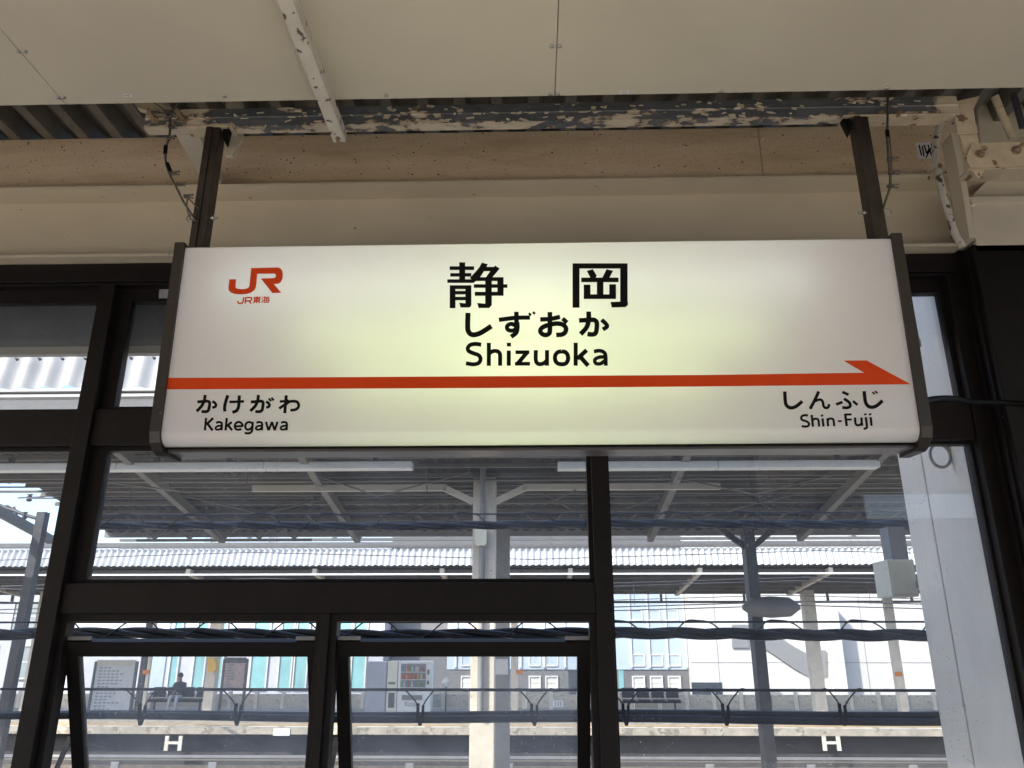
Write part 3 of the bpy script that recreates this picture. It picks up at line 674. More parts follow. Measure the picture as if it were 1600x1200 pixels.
# company mark
LO, LS = (340,400), 1600/120
lg = MB()
poly(lg, [(248,490),(388,486),(374,640),(384,668),(420,686),(520,694),(600,684),(645,662),(664,628),(702,254),(832,252),(828,372),(812,560),(796,668),(770,712),(700,766),(600,794),(480,802),(360,794),(280,762),(238,722),(228,680)], LO, LS)
poly(lg, [(832,252),(1255,240),(1310,258),(1348,312),(1362,390),(1352,480),(1318,548),(1270,580),(1172,588),(1330,770),(1142,774),(905,472),(1160,464),(1200,452),(1218,420),(1212,386),(1180,370),(828,372)], LO, LS, -.0013)
lg.build('company_emblem', M['red'], sg)
l2 = MB()
strokes(l2, [(24,[(545,860),(535,940),(520,978),(480,990),(430,980),(424,938)]),(24,[(590,862),(574,994)]),(24,[(580,872),(690,868),(712,890),(700,925),(660,938),(582,940)]),(26,[(655,940),(700,992)],1),
 (18,[(745,868),(905,862)],1),(20,[(825,845),(815,985)],1),(16,[(765,892),(888,888)],1),(16,[(762,920),(886,916)],1),(16,[(760,944),(884,940)],1),(18,[(772,888),(764,948)],1),(18,[(882,884),(874,944)],1),(18,[(800,942),(738,985)],1),(18,[(835,942),(890,980)],1),
 (16,[(925,855),(950,868)],1),(16,[(922,895),(948,908)],1),(16,[(952,930),(920,980)],1),(16,[(985,845),(965,885)],1),(16,[(980,866),(1085,860)],1),(16,[(980,890),(1075,886)],1),(16,[(985,890),(970,972)],1),(16,[(1072,886),(1062,980)],1),(16,[(960,928),(1088,924)],1),(16,[(965,972),(1070,968)],1),(14,[(1028,888),(1018,972)],1)], LO, LS, 1.22)
l2.build('company_lettering', M['red'], sg)
# hangers
def hanger(ptop, pbot, label):
    A, B = at(*ptop, YP+.015), at(*pbot, YP+.015); x0 = (A.x+B.x)/2; zt, zb = pz0-.012, v1 and S(0, v1, .08).z+.002
    hg = thing('sign_hanger', (x0, YP, zb), label, 'hanger', 'posts the station sign hangs from')
    MB().box(x0-.029, x0-.002, YP-.02, YP+.045, zb, zt, bev=.003).box(x0-.002, x0+.029, YP-.013, YP+.045, zb, zt, bev=.003).build('post', M['hanger'], hg)
    return hg, x0, zb, zt
hl, hlx, zb, zt = hanger((335,215), (314,380), 'dark brown steel hanger post above the left end of the sign')
hr, hrx, zb, zt = hanger((1346,205), (1369,372), 'dark brown steel hanger post above the right end of the sign')
MB().prism([(hlx+.036, YP, zt), (hlx+.062, YP, zt), (hlx+.055, YP, zt-.075), (hlx+.036, YP, zt-.03)], (0,.03,0)).build('gusset', M['black'], hl)
MB().prism([(hrx-.036, YP, zt), (hrx-.07, YP, zt), (hrx-.05, YP, zt-.075), (hrx-.036, YP, zt-.03)], (0,.03,0)).build('gusset', M['black'], hr)
def eyebolt(cx, cz, side, parent):
    MB().tube([(cx+side*.036, YP+.01, cz), (cx-side*.062, YP+.01, cz)], .0045, 8).build('stud', M['steel'], parent)
    MB().lathe([(.009,-.004),(.009,.004)], (cx-side*.041, YP+.01, cz), axis='X', n=6, smooth=False).build('nut', M['steel'], parent)
    MB().tube([(cx+side*.052+.016*math.cos(a_), YP+.01, cz+.016*math.sin(a_)) for a_ in [k*6.2832/14 for k in range(15)]], .0035, 6, cap=False).build('eye', M['steel'], parent)
eyebolt(hlx, at(303,339,YP).z, -1, hl); eyebolt(hrx, at(1380,330,YP).z, 1, hr)
def safety(pts, clips, sleeves, loops, label):
    YC = YP-.035
    P = [at(x_, y_, YC) for x_, y_ in pts]; o_ = MB().tube(cr(P, 5), .005, 6).build('safety_cable', M['wire'], loc=P[-1]); tag(o_, label, 'cable', 'wire ropes securing the sign')
    for (x_, y_) in clips:
        c_ = at(x_, y_, YC); k = MB().box(c_.x-.012, c_.x+.012, c_.y-.008, c_.y+.006, c_.z-.006, c_.z+.006, bev=.002)
        k.tube([c_+Vector((.002,-.004,.004)), c_+Vector((.03,-.012,0))], .004, 6).tube([c_+Vector((.002,-.004,-.006)), c_+Vector((.028,-.008,-.012))], .0035, 6)
        k.build('wire_clip', M['wire'], o_)
    for (ax, ay), (bx, by) in sleeves: MB().tube([at(ax, ay, YC), at(bx, by, YC)], .0085, 8).build('sleeve', M['black'], o_)
    for lp in loops: MB().tube(cr([at(x_, y_, YC) for x_, y_ in lp], 5), .0028, 5).build('loop_wire', M['wire'], o_)
safety([(278,160),(267,178),(266,200),(264,216),(259,232),(259,252),(264,270),(275,292),(286,314),(296,330),(306,346)],
       [(265,181),(268,199),(264,215),(271,271),(280,288),(292,307)], [((259,228),(258,240)),((261,255),(266,267))],
       [[(236,158),(250,168),(264,181)],[(293,310),(292,325),(297,341),(308,345)],[(292,307),(302,318),(310,326)],[(306,336),(298,334),(297,342),(305,344)]],
       'frayed wire safety cable with clips hanging beside the left hanger')
safety([(1387,146),(1387,180),(1386,210),(1388,240),(1390,266),(1391,290),(1385,310),(1379,330)],
       [(1391,249),(1393,270),(1391,291)], [((1386,204),(1387,214))], [[(1390,214),(1393,250),(1392,290)]], 'straight wire safety cable with clips hanging beside the right hanger')
# black lead from the back of the sign to the column
o = MB().tube(cr([at(1445,627,2.80), at(1465,623,2.9), at(1490,623,3.1), at(1515,628,3.4), at(1560,629,3.53), at(1600,631,3.53)], 5), .013, 8).build('power_lead', M['black']); tag(o, 'thin black power lead running from the right end of the sign to the column', 'cable')

# =================================================================== OUTSIDE
# white pillar just outside the right pane
xp = at(1400, 703, 4.62).x
pl = thing('white_pillar', (xp+.3, 4.2, 0), 'white painted concrete pillar just outside the right window pane', 'pillar')
zt2 = 3.55
yg = 4.34
MB().box(xp, xp+.7, 3.86, yg-.006, -2, zt2, bev=.008).build('wall_panel', M['white_wall'], pl)
MB().box(xp, xp+.7, yg+.006, 4.62, -2, zt2, bev=.012).build('wall_panel', M['white_wall'], pl)
MB().box(xp+.012, xp+.69, yg-.0065, yg+.0065, -2, zt2-.01).build('joint', M['darksteel'], pl)
d_ = ray(1469, 712); rc = CO + d_*((xp-.055)/d_.x)
ro = MB().tube([(rc.x+.052*math.cos(a_), rc.y, rc.z+.062*math.sin(a_)) for a_ in [k*6.2832/28 for k in range(29)]], .0085, 8, cap=False).build('steel_ring', M['steel'], loc=rc)
tag(ro, 'grey steel ring fixed to the white pillar below the sign', 'ring')
MB().tube([(xp+.01, rc.y, rc.z+.052), (xp-.03, rc.y, rc.z+.056)], .011, 8).build('ring_eye', M['steel'], ro)
bx = thing('equipment_box', at(1405, 935, 4.95), 'small ivory equipment box hung on the far side of the white pillar', 'box')
A, B = at(1386, 874, 4.9), at(1429, 932, 4.9)
MB().box(A.x, B.x+.03, 4.9, 5.12, B.z, A.z, bev=.006).build('case', M['ivory_box'], bx)
MB().box(A.x+.01, B.x+.02, 4.891, 4.8995, B.z+.012, A.z-.012, bev=.003).build('door', M['ivory_box'], bx)
C3, D3 = at(1390, 822, 4.9), at(1424, 874, 4.9)
MB().box(C3.x, D3.x, 4.93, 5.05, D3.z+.001, C3.z).build('reflection_block', M['grey'], bx)  # grey block standing in for reflecting glass above the box
MB().box(xp+.12, xp+.17, 4.621, 4.899, B.z+.05, B.z+.09).build('bracket', M['grey'], bx)

# translucent eave just outside the upper windows
ye0, ye1 = 5.22, 5.16; ze0, ze1 = zof(540, ye0), zof(600, ye1)
ev = thing('outer_eave', (0, ye0, ze0), 'bright corrugated eave skirt outside the upper left windows', 'eave')
def corr(x0, x1, A, B, pitch, amp, seg, name, mat, parent, th=.0):
    n = int(round((x1-x0)/pitch*seg)); vs = []
    for i in range(n+1):
        x_ = x0 + (x1-x0)*i/n; c_ = amp*math.cos(2*math.pi*(x_-x0)/pitch)
        dl = math.hypot(B[0]-A[0], B[1]-A[1]); dy, dz = -abs(B[1]-A[1])/dl*c_, abs(B[0]-A[0])/dl*c_
        wob = .006*math.sin(x_*7.3) if dl < 1 else 0
        vs += [(x_, A[0]+dy, A[1]+dz), (x_, (A[0]+B[0])/2+dy, (A[1]+B[1])/2+dz), (x_, B[0]+dy, B[1]+dz+wob)]
    o_ = MB().add(vs, [q_ for i in range(n) for q_ in ((3*i, 3*i+1, 3*i+4, 3*i+3), (3*i+1, 3*i+2, 3*i+5, 3*i+4))], True).build(name, mat, parent)
    if th: md = o_.modifiers.new('thick', 'SOLIDIFY'); md.thickness = th
    return o_
pt = .168; xx = -6.0; k = 0
while xx < 1.9:
    dz = .004*(k % 2)
    corr(xx, xx+pt*6+.05, (ye0-dz, ze0), (ye1-dz, ze1), pt, .026, 10, 'roof_sheet', M['skylight'], ev)
    xx += pt*6; k += 1
bolt0 = None
for i in range(47):
    p = Vector((-6+pt*(i+.5), ye0-.045, ze0-.09))
    if bolt0 is None:
        bolt0 = MB().lathe([(.012, 0), (.012, .006), (.005, .008), (.005, .028)], (0,0,0), axis='Y', n=6, smooth=False).build('hook_bolt', M['darksteel'], ev); bolt0.location = p
    else: copy_part(bolt0, ev, p - bolt0.location)
MB().box(-6, 2.1, 3.94, 3.97, zof(536, 3.94)+.001, ZD+.10).build('dark_backing', M['grey'], ev)  # added board that hides the sky and backs the pane reflections
MB().box(-6, 2.1, 3.93, 3.97, zof(548, 3.94), zof(536, 3.94)).build('eave_purlin', M['ivory'], ev)
MB().box(-6, 2.1, ye1-.02, ye1+.05, ze1-.075, ze1-.055).build('eave_purlin', M['white'], ev)
MB().beam(at(213, 468, 3.89), at(262, 520, 3.91), .02, .012).build('brace', M['grey'], ev)

# cable runs outside the glass
def twisted(pyc, pym, Yc, r, lab, lab2, mat, strands=3, per=.95, lash=True, x0=-3.2, x1=None):
    x1 = x1 if x1 is not None else xp+.6
    z_ = zof(pyc, Yc, 835); cbl = thing('cable_bundle', ((x0+x1)/2, Yc, z_), lab, 'cable', 'cable bundles outside the window')
    n = 150
    for s_ in range(strands):
        ph = s_*6.2832/strands
        MB().tube([(x0+(x1-x0)*i/n, Yc+r*1.05*math.cos(ph+6.2832*(x1-x0)*i/n/per), z_+r*1.05*math.sin(ph+6.2832*(x1-x0)*i/n/per)+.006*math.sin((x1-x0)*i/n*2.1)) for i in range(n+1)], r, 8).build('strand', M[mat], cbl)
    zm = zof(pym, Yc, 835)
    MB().tube([(x0, Yc, zm), (x1, Yc, zm)], .006 if lash else .009, 6).build('messenger_wire', M[mat], cbl)
    return cbl, z_, zm
def lashing(cbl, z_, zm, Yc, r, mat, step=.47, x0=-3.0):
    x_ = x0
    while x_ < xp+.2:
        P = [(x_, Yc-r*2, z_-.02), (x_+.06, Yc-r*2.1, z_+.015), (x_+.13, Yc-.012, zm+.004), (x_+.20, Yc+.0, zm+.008), (x_+.27, Yc-.01, zm-.004), (x_+.33, Yc-r*1.6, z_+.02)]
        MB().tube(cr(P, 4), .0045, 5).build('lashing_wire', M[mat], cbl); x_ += step
YC1 = 4.75
c1 = twisted(991, 972, YC1, .0175, 'thick black twisted cable bundle across the awning window tops', '', 'cable'); lashing(*c1, YC1, .0175, 'cable')
YC2 = 4.9
c2 = twisted(1120, 1078, YC2, .021, 'straight dark cable bundle hung on wire hooks low in the windows', '', 'cable', 2, 40, False)
for px in (222, 372, 657, 835, 978, 1134, 1317):
    a1_, a2_, b_ = at(px-24, 1078, YC2), at(px+22, 1078, YC2), at(px, 1104, YC2-.03)
    MB().tube(cr([a1_+Vector((-.03,0,.004)), a1_, b_+Vector((-.018,0,.01)), b_+Vector((-.018,0,-.06))], 4), .0045, 5).tube(cr([a2_+Vector((.03,0,.004)), a2_, b_+Vector((.018,0,.01)), b_+Vector((.018,0,-.06))], 4), .0045, 5).build('hook_wire', M['cable'], c2[0])
    q_ = at(px, 1112, YC2-.05)
    MB().box(q_.x-.024, q_.x-.007, q_.y-.008, q_.y+.008, q_.z-.03, q_.z+.045, bev=.003).box(q_.x+.007, q_.x+.022, q_.y-.008, q_.y+.008, q_.z-.03, q_.z+.035, bev=.003).prism([(q_.x-.025, q_.y-.006, q_.z-.02), (q_.x+.023, q_.y-.006, q_.z-.02), (q_.x+.008, q_.y-.006, q_.z-.075), (q_.x-.008, q_.y-.006, q_.z-.075)], (0,.012,0)).build('clamp', M['black'], c2[0])
YC3 = 5.3
c3 = twisted(820, 803, YC3, .015, 'blue grey reflection of a twisted cable bundle across the middle panes, built as cables', '', 'cable_reflection'); lashing(*c3, YC3, .015, 'cable_reflection')  # third bundle is a reflection in the panes, modelled as real cables

# ------------------------------------------------------------------ middle platform canopy
CA, CBk = (9.2, 4.28), (13.7, 3.47)
def cz(y_): return CA[1] + (y_-CA[0])*(CBk[1]-CA[1])/(CBk[0]-CA[0])
can = thing('platform_canopy', (0, 11, PZ), 'dark ribbed canopy of the middle platform on white columns', 'canopy')
xcut = -24 + .2*round((at(88, 800, 12.3).x+24)/.2)
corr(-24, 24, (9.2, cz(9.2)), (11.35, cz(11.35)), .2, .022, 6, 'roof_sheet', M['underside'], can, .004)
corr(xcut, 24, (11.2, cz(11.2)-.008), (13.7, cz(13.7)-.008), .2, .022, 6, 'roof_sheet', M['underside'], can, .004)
MB().box(-24, 24, 9.1, 9.24, cz(9.2)-.10, cz(9.2)+.36).build('front_fascia', M['grey_dark'], can)
MB().box(-24, 24, 9.04, 9.098, cz(9.2)-.13, cz(9.2)-.04).build('front_gutter', M['ivory'], can)
MB().box(-24, 24, 9.03, 9.098, cz(9.2)+.30, cz(9.2)+.335).build('front_gutter', M['white'], can)
for y_ in (9.6, 9.95, 10.3, 10.65, 11.0, 11.3, 11.7, 12.1, 12.5, 12.9, 13.3):
    z_ = cz(y_)-.03; x0 = -24 if y_ < 11.3 else xcut
    MB().box(x0, 24, y_-.025, y_+.025, z_-.06, z_-.005).build('purlin', M['purlin_far'], can)
MB().box(xcut, 24, 13.66, 13.74, cz(13.7)-.10, cz(13.7)+.05).build('eave_board', M['grey'], can)
for pa_, pb_ in ((840, 844), (851, 855)):
    MB().box(xcut, 24, 14.2, 14.26, zof(pb_, 14.2), zof(pa_, 14.2)).build('hanging_rail', M['grey_dark'], can)
for k in range(30):
    x_ = xcut+.5+k*1.05+.3*math.sin(k*2.7); MB().box(x_, x_+.07, 14.21, 14.25, zof(840, 14.2), cz(13.7)+.1).build('rail_hanger', M['grey_dark'], can)
for k in range(40):
    x_ = xcut+.3+k*.6; MB().beam((x_, 12.55, cz(12.55)-.09), (x_+.16*(1 if x_ < 0 else -1), 12.85, cz(12.85)-.16), .02, .03).build('purlin_tie', M['purlin_far'], can)
for px in (-80, 245, 500, 1055, 1340):
    x_ = at(px, 745, 10.9).x
    MB().beam((x_, 9.3, cz(9.3)-.17), (x_, 13.6, cz(13.6)-.17), .10, .14).build('rafter', M['purlin_far'], can)
for (pa, pb) in (((480,738),(590,775)),((590,775),(735,738)),((180,755),(300,770)),((860,785),(900,765)),((1060,748),(1180,772)),((1180,772),(1300,742))):
    MB().tube([at(*pa, 10.7), at(*pb, 10.7)], .012, 5).build('brace_rod', M['purlin_far'], can)
for k, (py, Yq, r_) in enumerate(((749, 10.9, .018), (757, 11.2, .012), (764, 11.5, .02), (775, 11.9, .012), (786, 12.4, .02), (792, 12.7, .012), (799, 13.0, .016), (812, 13.4, .014), (824, 13.6, .02))):
    z_ = zof(py, Yq); MB().tube([(-9+.35*k, Yq, z_), (-3+.2*k, Yq, z_-.015), (3, Yq, z_), (9+.3*k, Yq, z_-.01)], r_, 6).build('service_pipe', M['grey_dark' if k % 2 else 'purlin_far'], can)
for k in range(16):                                     # hanging wires and drop rods
    x_ = -6.5+k*.86+.3*math.sin(k*4.1); y_ = 10.4+1.9*((k*.37) % 1)
    MB().tube([(x_, y_, cz(y_)-.04), (x_, y_, cz(y_)-.24-.25*((k*.61) % 1))], .008, 5).build('drop_rod', M['grey_dark'], can)
for k, (pa, pb, Yq) in enumerate((((150,742),(420,806),11.6),((420,800),(640,748),11.8),((620,806),(735,770),12.2),((800,742),(910,806),11.6),((960,800),(1120,745),11.7),((1100,806),(1370,742),11.9),((960,742),(1110,790),12.2))):
    MB().tube([at(*pa, Yq), at(*pb, Yq)], .012, 5).build('wind_brace', M['purlin_far'], can)
# lattice girder seen through the left pane
P0, P1, P2, P3 = [(xcut+1.3, 12.3, 3.42), (xcut+4.1, 12.3, 3.42), (xcut+1.3, 12.3, 3.14), (xcut+4.1, 12.3, 3.14)]
MB().beam(P0, P1, .04, .04).build('girder_chord', M['purlin_far'], can); MB().beam(P2, P3, .04, .04).build('girder_chord', M['purlin_far'], can)
for k in range(10):
    xa = P0[0]+.28*k; MB().beam((xa, 12.3, 3.16 if k % 2 else 3.40), (xa+.28, 12.3, 3.40 if k % 2 else 3.16), .025, .025).build('girder_lacing', M['purlin_far'], can)
# columns
A, B = at(741, 700, 11.0), at(775, 700, 11.0)
MB().box(A.x, B.x, 10.95, 11.3, PZ, cz(11)-.1, bev=.01).build('column', M['ivory'], can)
MB().tube([((A.x+B.x)/2-.02, 10.88, PZ+1.6), ((A.x+B.x)/2-.02, 10.88, 4.1)], .04, 8).build('drain_pipe', M['grey'], can)
for sgn, xs in ((-1, A.x), (1, B.x)):
    MB().beam((xs, 10.98, cz(11)-.45), (xs+sgn*.42, 10.98, cz(11)-.25), .06, .09).build('knee_bracket', M['ivory'], can)
    MB().beam((xs+sgn*.40, 10.98, cz(11)-.245), (xs+sgn*3.2, 10.98, cz(11)-.245), .06, .09).build('long_beam', M['ivory'], can)
A, B = at(773, 1080, 13.0), at(796, 1080, 13.0)
MB().box(A.x, B.x, 13.0, 13.25, PZ, cz(13.1)-.05).build('column', M['grey'], can)  # rear column, its shaded look put into the grey colour
A, B = at(1177, 1000, 13.0), at(1194, 1000, 13.0)
dk = MB().box(A.x, B.x, 12.95, 13.2, PZ, cz(13.0)-.05).build('column', M['darksteel'], can)
for s_ in (-1, 1): MB().beam(((A.x+B.x)/2, 13.05, cz(13)-.55), ((A.x+B.x)/2+s_*.55, 13.05, cz(13)-.12), .08, .09).build('knee_bracket', M['darksteel'], can)
A = at(70, 800, 12.6)
MB().box(A.x-.07, A.x+.07, 12.5, 12.64, PZ, cz(12.6)-.03).build('column', M['darksteel'], can)
MB().pix([(773,1030),(794,1030),(794,1054),(773,1054)], 12.985, .012).build('notice', M['paper'], can)
# flat grey loudspeaker hood on the dark column
o = MB(); cq = at(1205, 949, 12.9); prof = [(0.02,-.16),(.30,-.14),(.46,-.03),(.46,.03),(.3,.15),(.02,.17)]
o.lathe(prof, (0,0,0), n=20); oo = o.build('lamp_hood', M['grey_dark'], loc=(0,0,0)); oo.location = cq; oo.scale = (1, .6, 1); tag(oo, 'flattened grey lamp hood on the dark column outside', 'lamp')
MB().box(-.1, .06, .1, .3, .0, .08).build('arm', M['darksteel'], None).parent = oo
# lamp fittings under the front of the canopy
def trough(pa, pb, py, label):
    Yt = 10.2; A, B = at(pa, py, Yt), at(pb, py, Yt); t_ = thing('lamp_fitting', ((A.x+B.x)/2, Yt, A.z), label, 'light fitting', 'fluorescent fittings under the middle canopy')
    n = max(1, round((B.x-A.x)/2.1)); L = (B.x-A.x)/n
    for i in range(n): MB().box(A.x+i*L+.004, A.x+(i+1)*L-.004, Yt-.09, Yt+.09, A.z-.05, A.z+.05, bev=.012).build('housing', M['white'], t_)
    for i in range(2*n):
        x_ = A.x+(i+.5)*L/2; MB().box(x_-.03, x_+.03, Yt-.03, Yt+.03, A.z+.051, A.z+.14).tube([(x_, Yt, A.z+.13), (x_, Yt, cz(Yt)-.03)], .012, 6).build('suspension', M['darksteel'], t_)
trough(-40, 645, 732, 'long white lamp fitting left of the white canopy column'); trough(871, 1372, 729, 'long white lamp fitting right of the white canopy column')
# white lamp box on the column
o = MB().pix([(742,826),(760,826),(760,848),(757,852),(744,852),(742,848)], 10.8, .09).build('column_lamp', M['ivory_box']); tag(o, 'small white lamp box hanging on the white column', 'lamp')

# low fence between the tracks
fz = zof(1183, 19.0); fe = thing('track_fence', (0, 19, GZ), 'low grey rail fence along the near side of the tracks', 'fence')
MB().box(-30, 30, 18.97, 19.03, fz-.035, fz+.015).build('top_rail', M['grey'], fe)
MB().box(-30, 30, 18.985, 19.015, fz-.09, fz-.06).build('wire_rail', M['purlin_far'], fe)
p0 = MB().box(-.09, .09, 18.93, 18.965, GZ, fz-.12, bev=.01).build('post', M['grey'], fe); p0.location.x = at(182, 1190, 19).x
stepx = at(334, 1190, 19).x - at(182, 1190, 19).x
for k in range(-3, 9):
    if k: copy_part(p0, fe, (k*stepx, 0, 0))

# ------------------------------------------------------------------ far platform canopy
fc = thing('platform_canopy', (0, 31, PZ), 'far platform canopy with a bright corrugated eave strip', 'canopy')
fy0, fy1 = 25.1, 24.95; fz0, fz1 = zof(857, fy0), zof(883, fy1)
corr(-40, 40, (fy0, fz0), (fy1, fz1), .2, .05, 8, 'eave_strip', M['skylight'], fc)
MB().box(-40, 40, fy0-.12, fy0+.1, fz0+.06, fz0+.2).build('eave_gutter', M['grey_dark'], fc)
fy1 = 25.2; fz2 = zof(928, 29.8)
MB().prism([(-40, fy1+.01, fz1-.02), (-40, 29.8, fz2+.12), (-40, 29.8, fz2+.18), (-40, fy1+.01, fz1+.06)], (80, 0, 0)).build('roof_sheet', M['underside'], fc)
for k in range(6):
    y_ = fy1+.4+k*.78; z_ = fz1 + (y_-fy1)*(fz2+.12-fz1)/(29.8-fy1)
    MB().box(-40, 40, y_-.06, y_+.06, z_-.18, z_-.03).build('purlin', M['purlin_far'], fc)
MB().box(-40, 40, fy1-.3, fy1-.24, fz1-.30, fz1-.25).build('trolley_rail', M['white'], fc)
rf = None
for k in range(-7, 8):
    x_ = k*4.1+1.2
    MB().beam((x_, fy1+.02, fz1-.16), (x_, 29.7, fz2+.0), .14, .18).build('rafter', M['ivory'], fc)
def post(px, py, Y, wpx, mat, parent, name='column', ztop=None):
    A, B = at(px-wpx/2, py, Y), at(px+wpx/2, py, Y)
    return MB().box(A.x, B.x, Y, Y+(B.x-A.x), PZ, ztop if ztop else fz1-.1, bev=.01).build(name, M[mat], parent)
post(219, 1070, 29.0, 9, 'darksteel', fc); post(228, 1070, 29.0, 5, 'ivory', fc); post(327, 1070, 29.0, 15, 'ivory', fc)
post(1278, 1050, 29.0, 18, 'ivory', fc); post(1404, 1040, 29.0, 12, 'ivory', fc); post(804, 1060, 29.0, 11, 'ivory', fc); post(45, 1060, 29.0, 14, 'ivory', fc)
q_ = at(1268, 900, 29)
for s_ in (-1, 1): MB().beam((q_.x, 29.1, q_.z-.3), (q_.x+s_*1.1, 29.1, q_.z+.3), .14, .18).build('knee_bracket', M['ivory'], fc)
for px, py in ((1404,1053),(228,1050),(812,1050)):
    A = at(px, py, 28.97); MB().box(A.x-.12, A.x+.12, 28.96, 28.995, A.z-.07, A.z+.07).build('orange_band', M['orange'], fc)
MB().box(-40, 40, 29.7, 29.82, fz2-.34, fz2-.26).build('rear_rail', M['grey_dark'], fc)
for k in range(26):
    x_ = -38+k*3.05; MB().box(x_, x_+.08, 29.71, 29.79, fz2-.255, fz2+.1).build('rail_hanger', M['grey_dark'], fc)

# fence, benches, boards, machines on the far platform
YFn = 33.0; fz_t = zof(1085, YFn); ff = thing('platform_fence', (0, YFn, PZ), 'weathered concrete panel fence behind the far platform', 'fence')
pn = MB().box(0, .92, YFn, YFn+.08, PZ+.05, fz_t, bev=.01).build('fence_panel', M['tan_concrete'], ff)
ps = MB().box(-.07, .07, YFn-.05, YFn+.1, PZ, fz_t+.1, bev=.012).build('fence_post', M['post_cream'], ff)
pn.location.x = -24.9; ps.location.x = -25
for k in range(1, 47): copy_part(pn, ff, (1.07*k, 0, 0)); copy_part(ps, ff, (1.07*k, 0, 0))
A = at(872, 1100, YFn-.03); sp_ = MB().box(A.x-.2, A.x+.2, YFn-.03, YFn-.012, A.z-.12, A.z+.12).build('number_plate', M['white'], ff)
nb = MB()
for k in (-1, 0, 1): nb.box(A.x+k*.1-.02, A.x+k*.1+.02, YFn-.034, YFn-.0305, A.z-.08, A.z+.08)
nb.build('numerals', M['print'], sp_)
def bench(pc, n, label):
    Yb = 31.6; c_ = at(pc, 1100, Yb).x; o_ = thing('bench', (c_, Yb, PZ), label, 'bench')
    for k in range(n):
        x_ = c_+(k-(n-1)/2)*.56
        MB().box(x_-.24, x_+.24, Yb-.22, Yb+.22, PZ+.40, PZ+.46, bev=.03).build('seat', M['darksteel'], o_)
        MB().box(x_-.24, x_+.24, Yb+.20, Yb+.26, PZ+.5, PZ+.86, bev=.025).build('backrest', M['darksteel'], o_)
        MB().tube([(x_-.27, Yb-.2, PZ+.62), (x_-.27, Yb+.2, PZ+.64)], .02, 6).build('armrest', M['darksteel'], o_)
    MB().box(c_-n*.28, c_+n*.28, Yb-.04, Yb+.04, PZ+.33, PZ+.395).build('beam', M['darksteel'], o_)
    for s_ in (-1, 1): MB().box(c_+s_*n*.22-.03, c_+s_*n*.22+.03, Yb-.24, Yb+.24, PZ, PZ+.05).box(c_+s_*n*.22-.03, c_+s_*n*.22+.03, Yb-.03, Yb+.03, PZ+.051, PZ+.33).build('leg', M['darksteel'], o_)
    return c_, Yb
bcx, bcy = bench(277, 4, 'dark platform bench with a person sitting on it'); bench(1018, 4, 'empty dark bench right of the centre mullion')

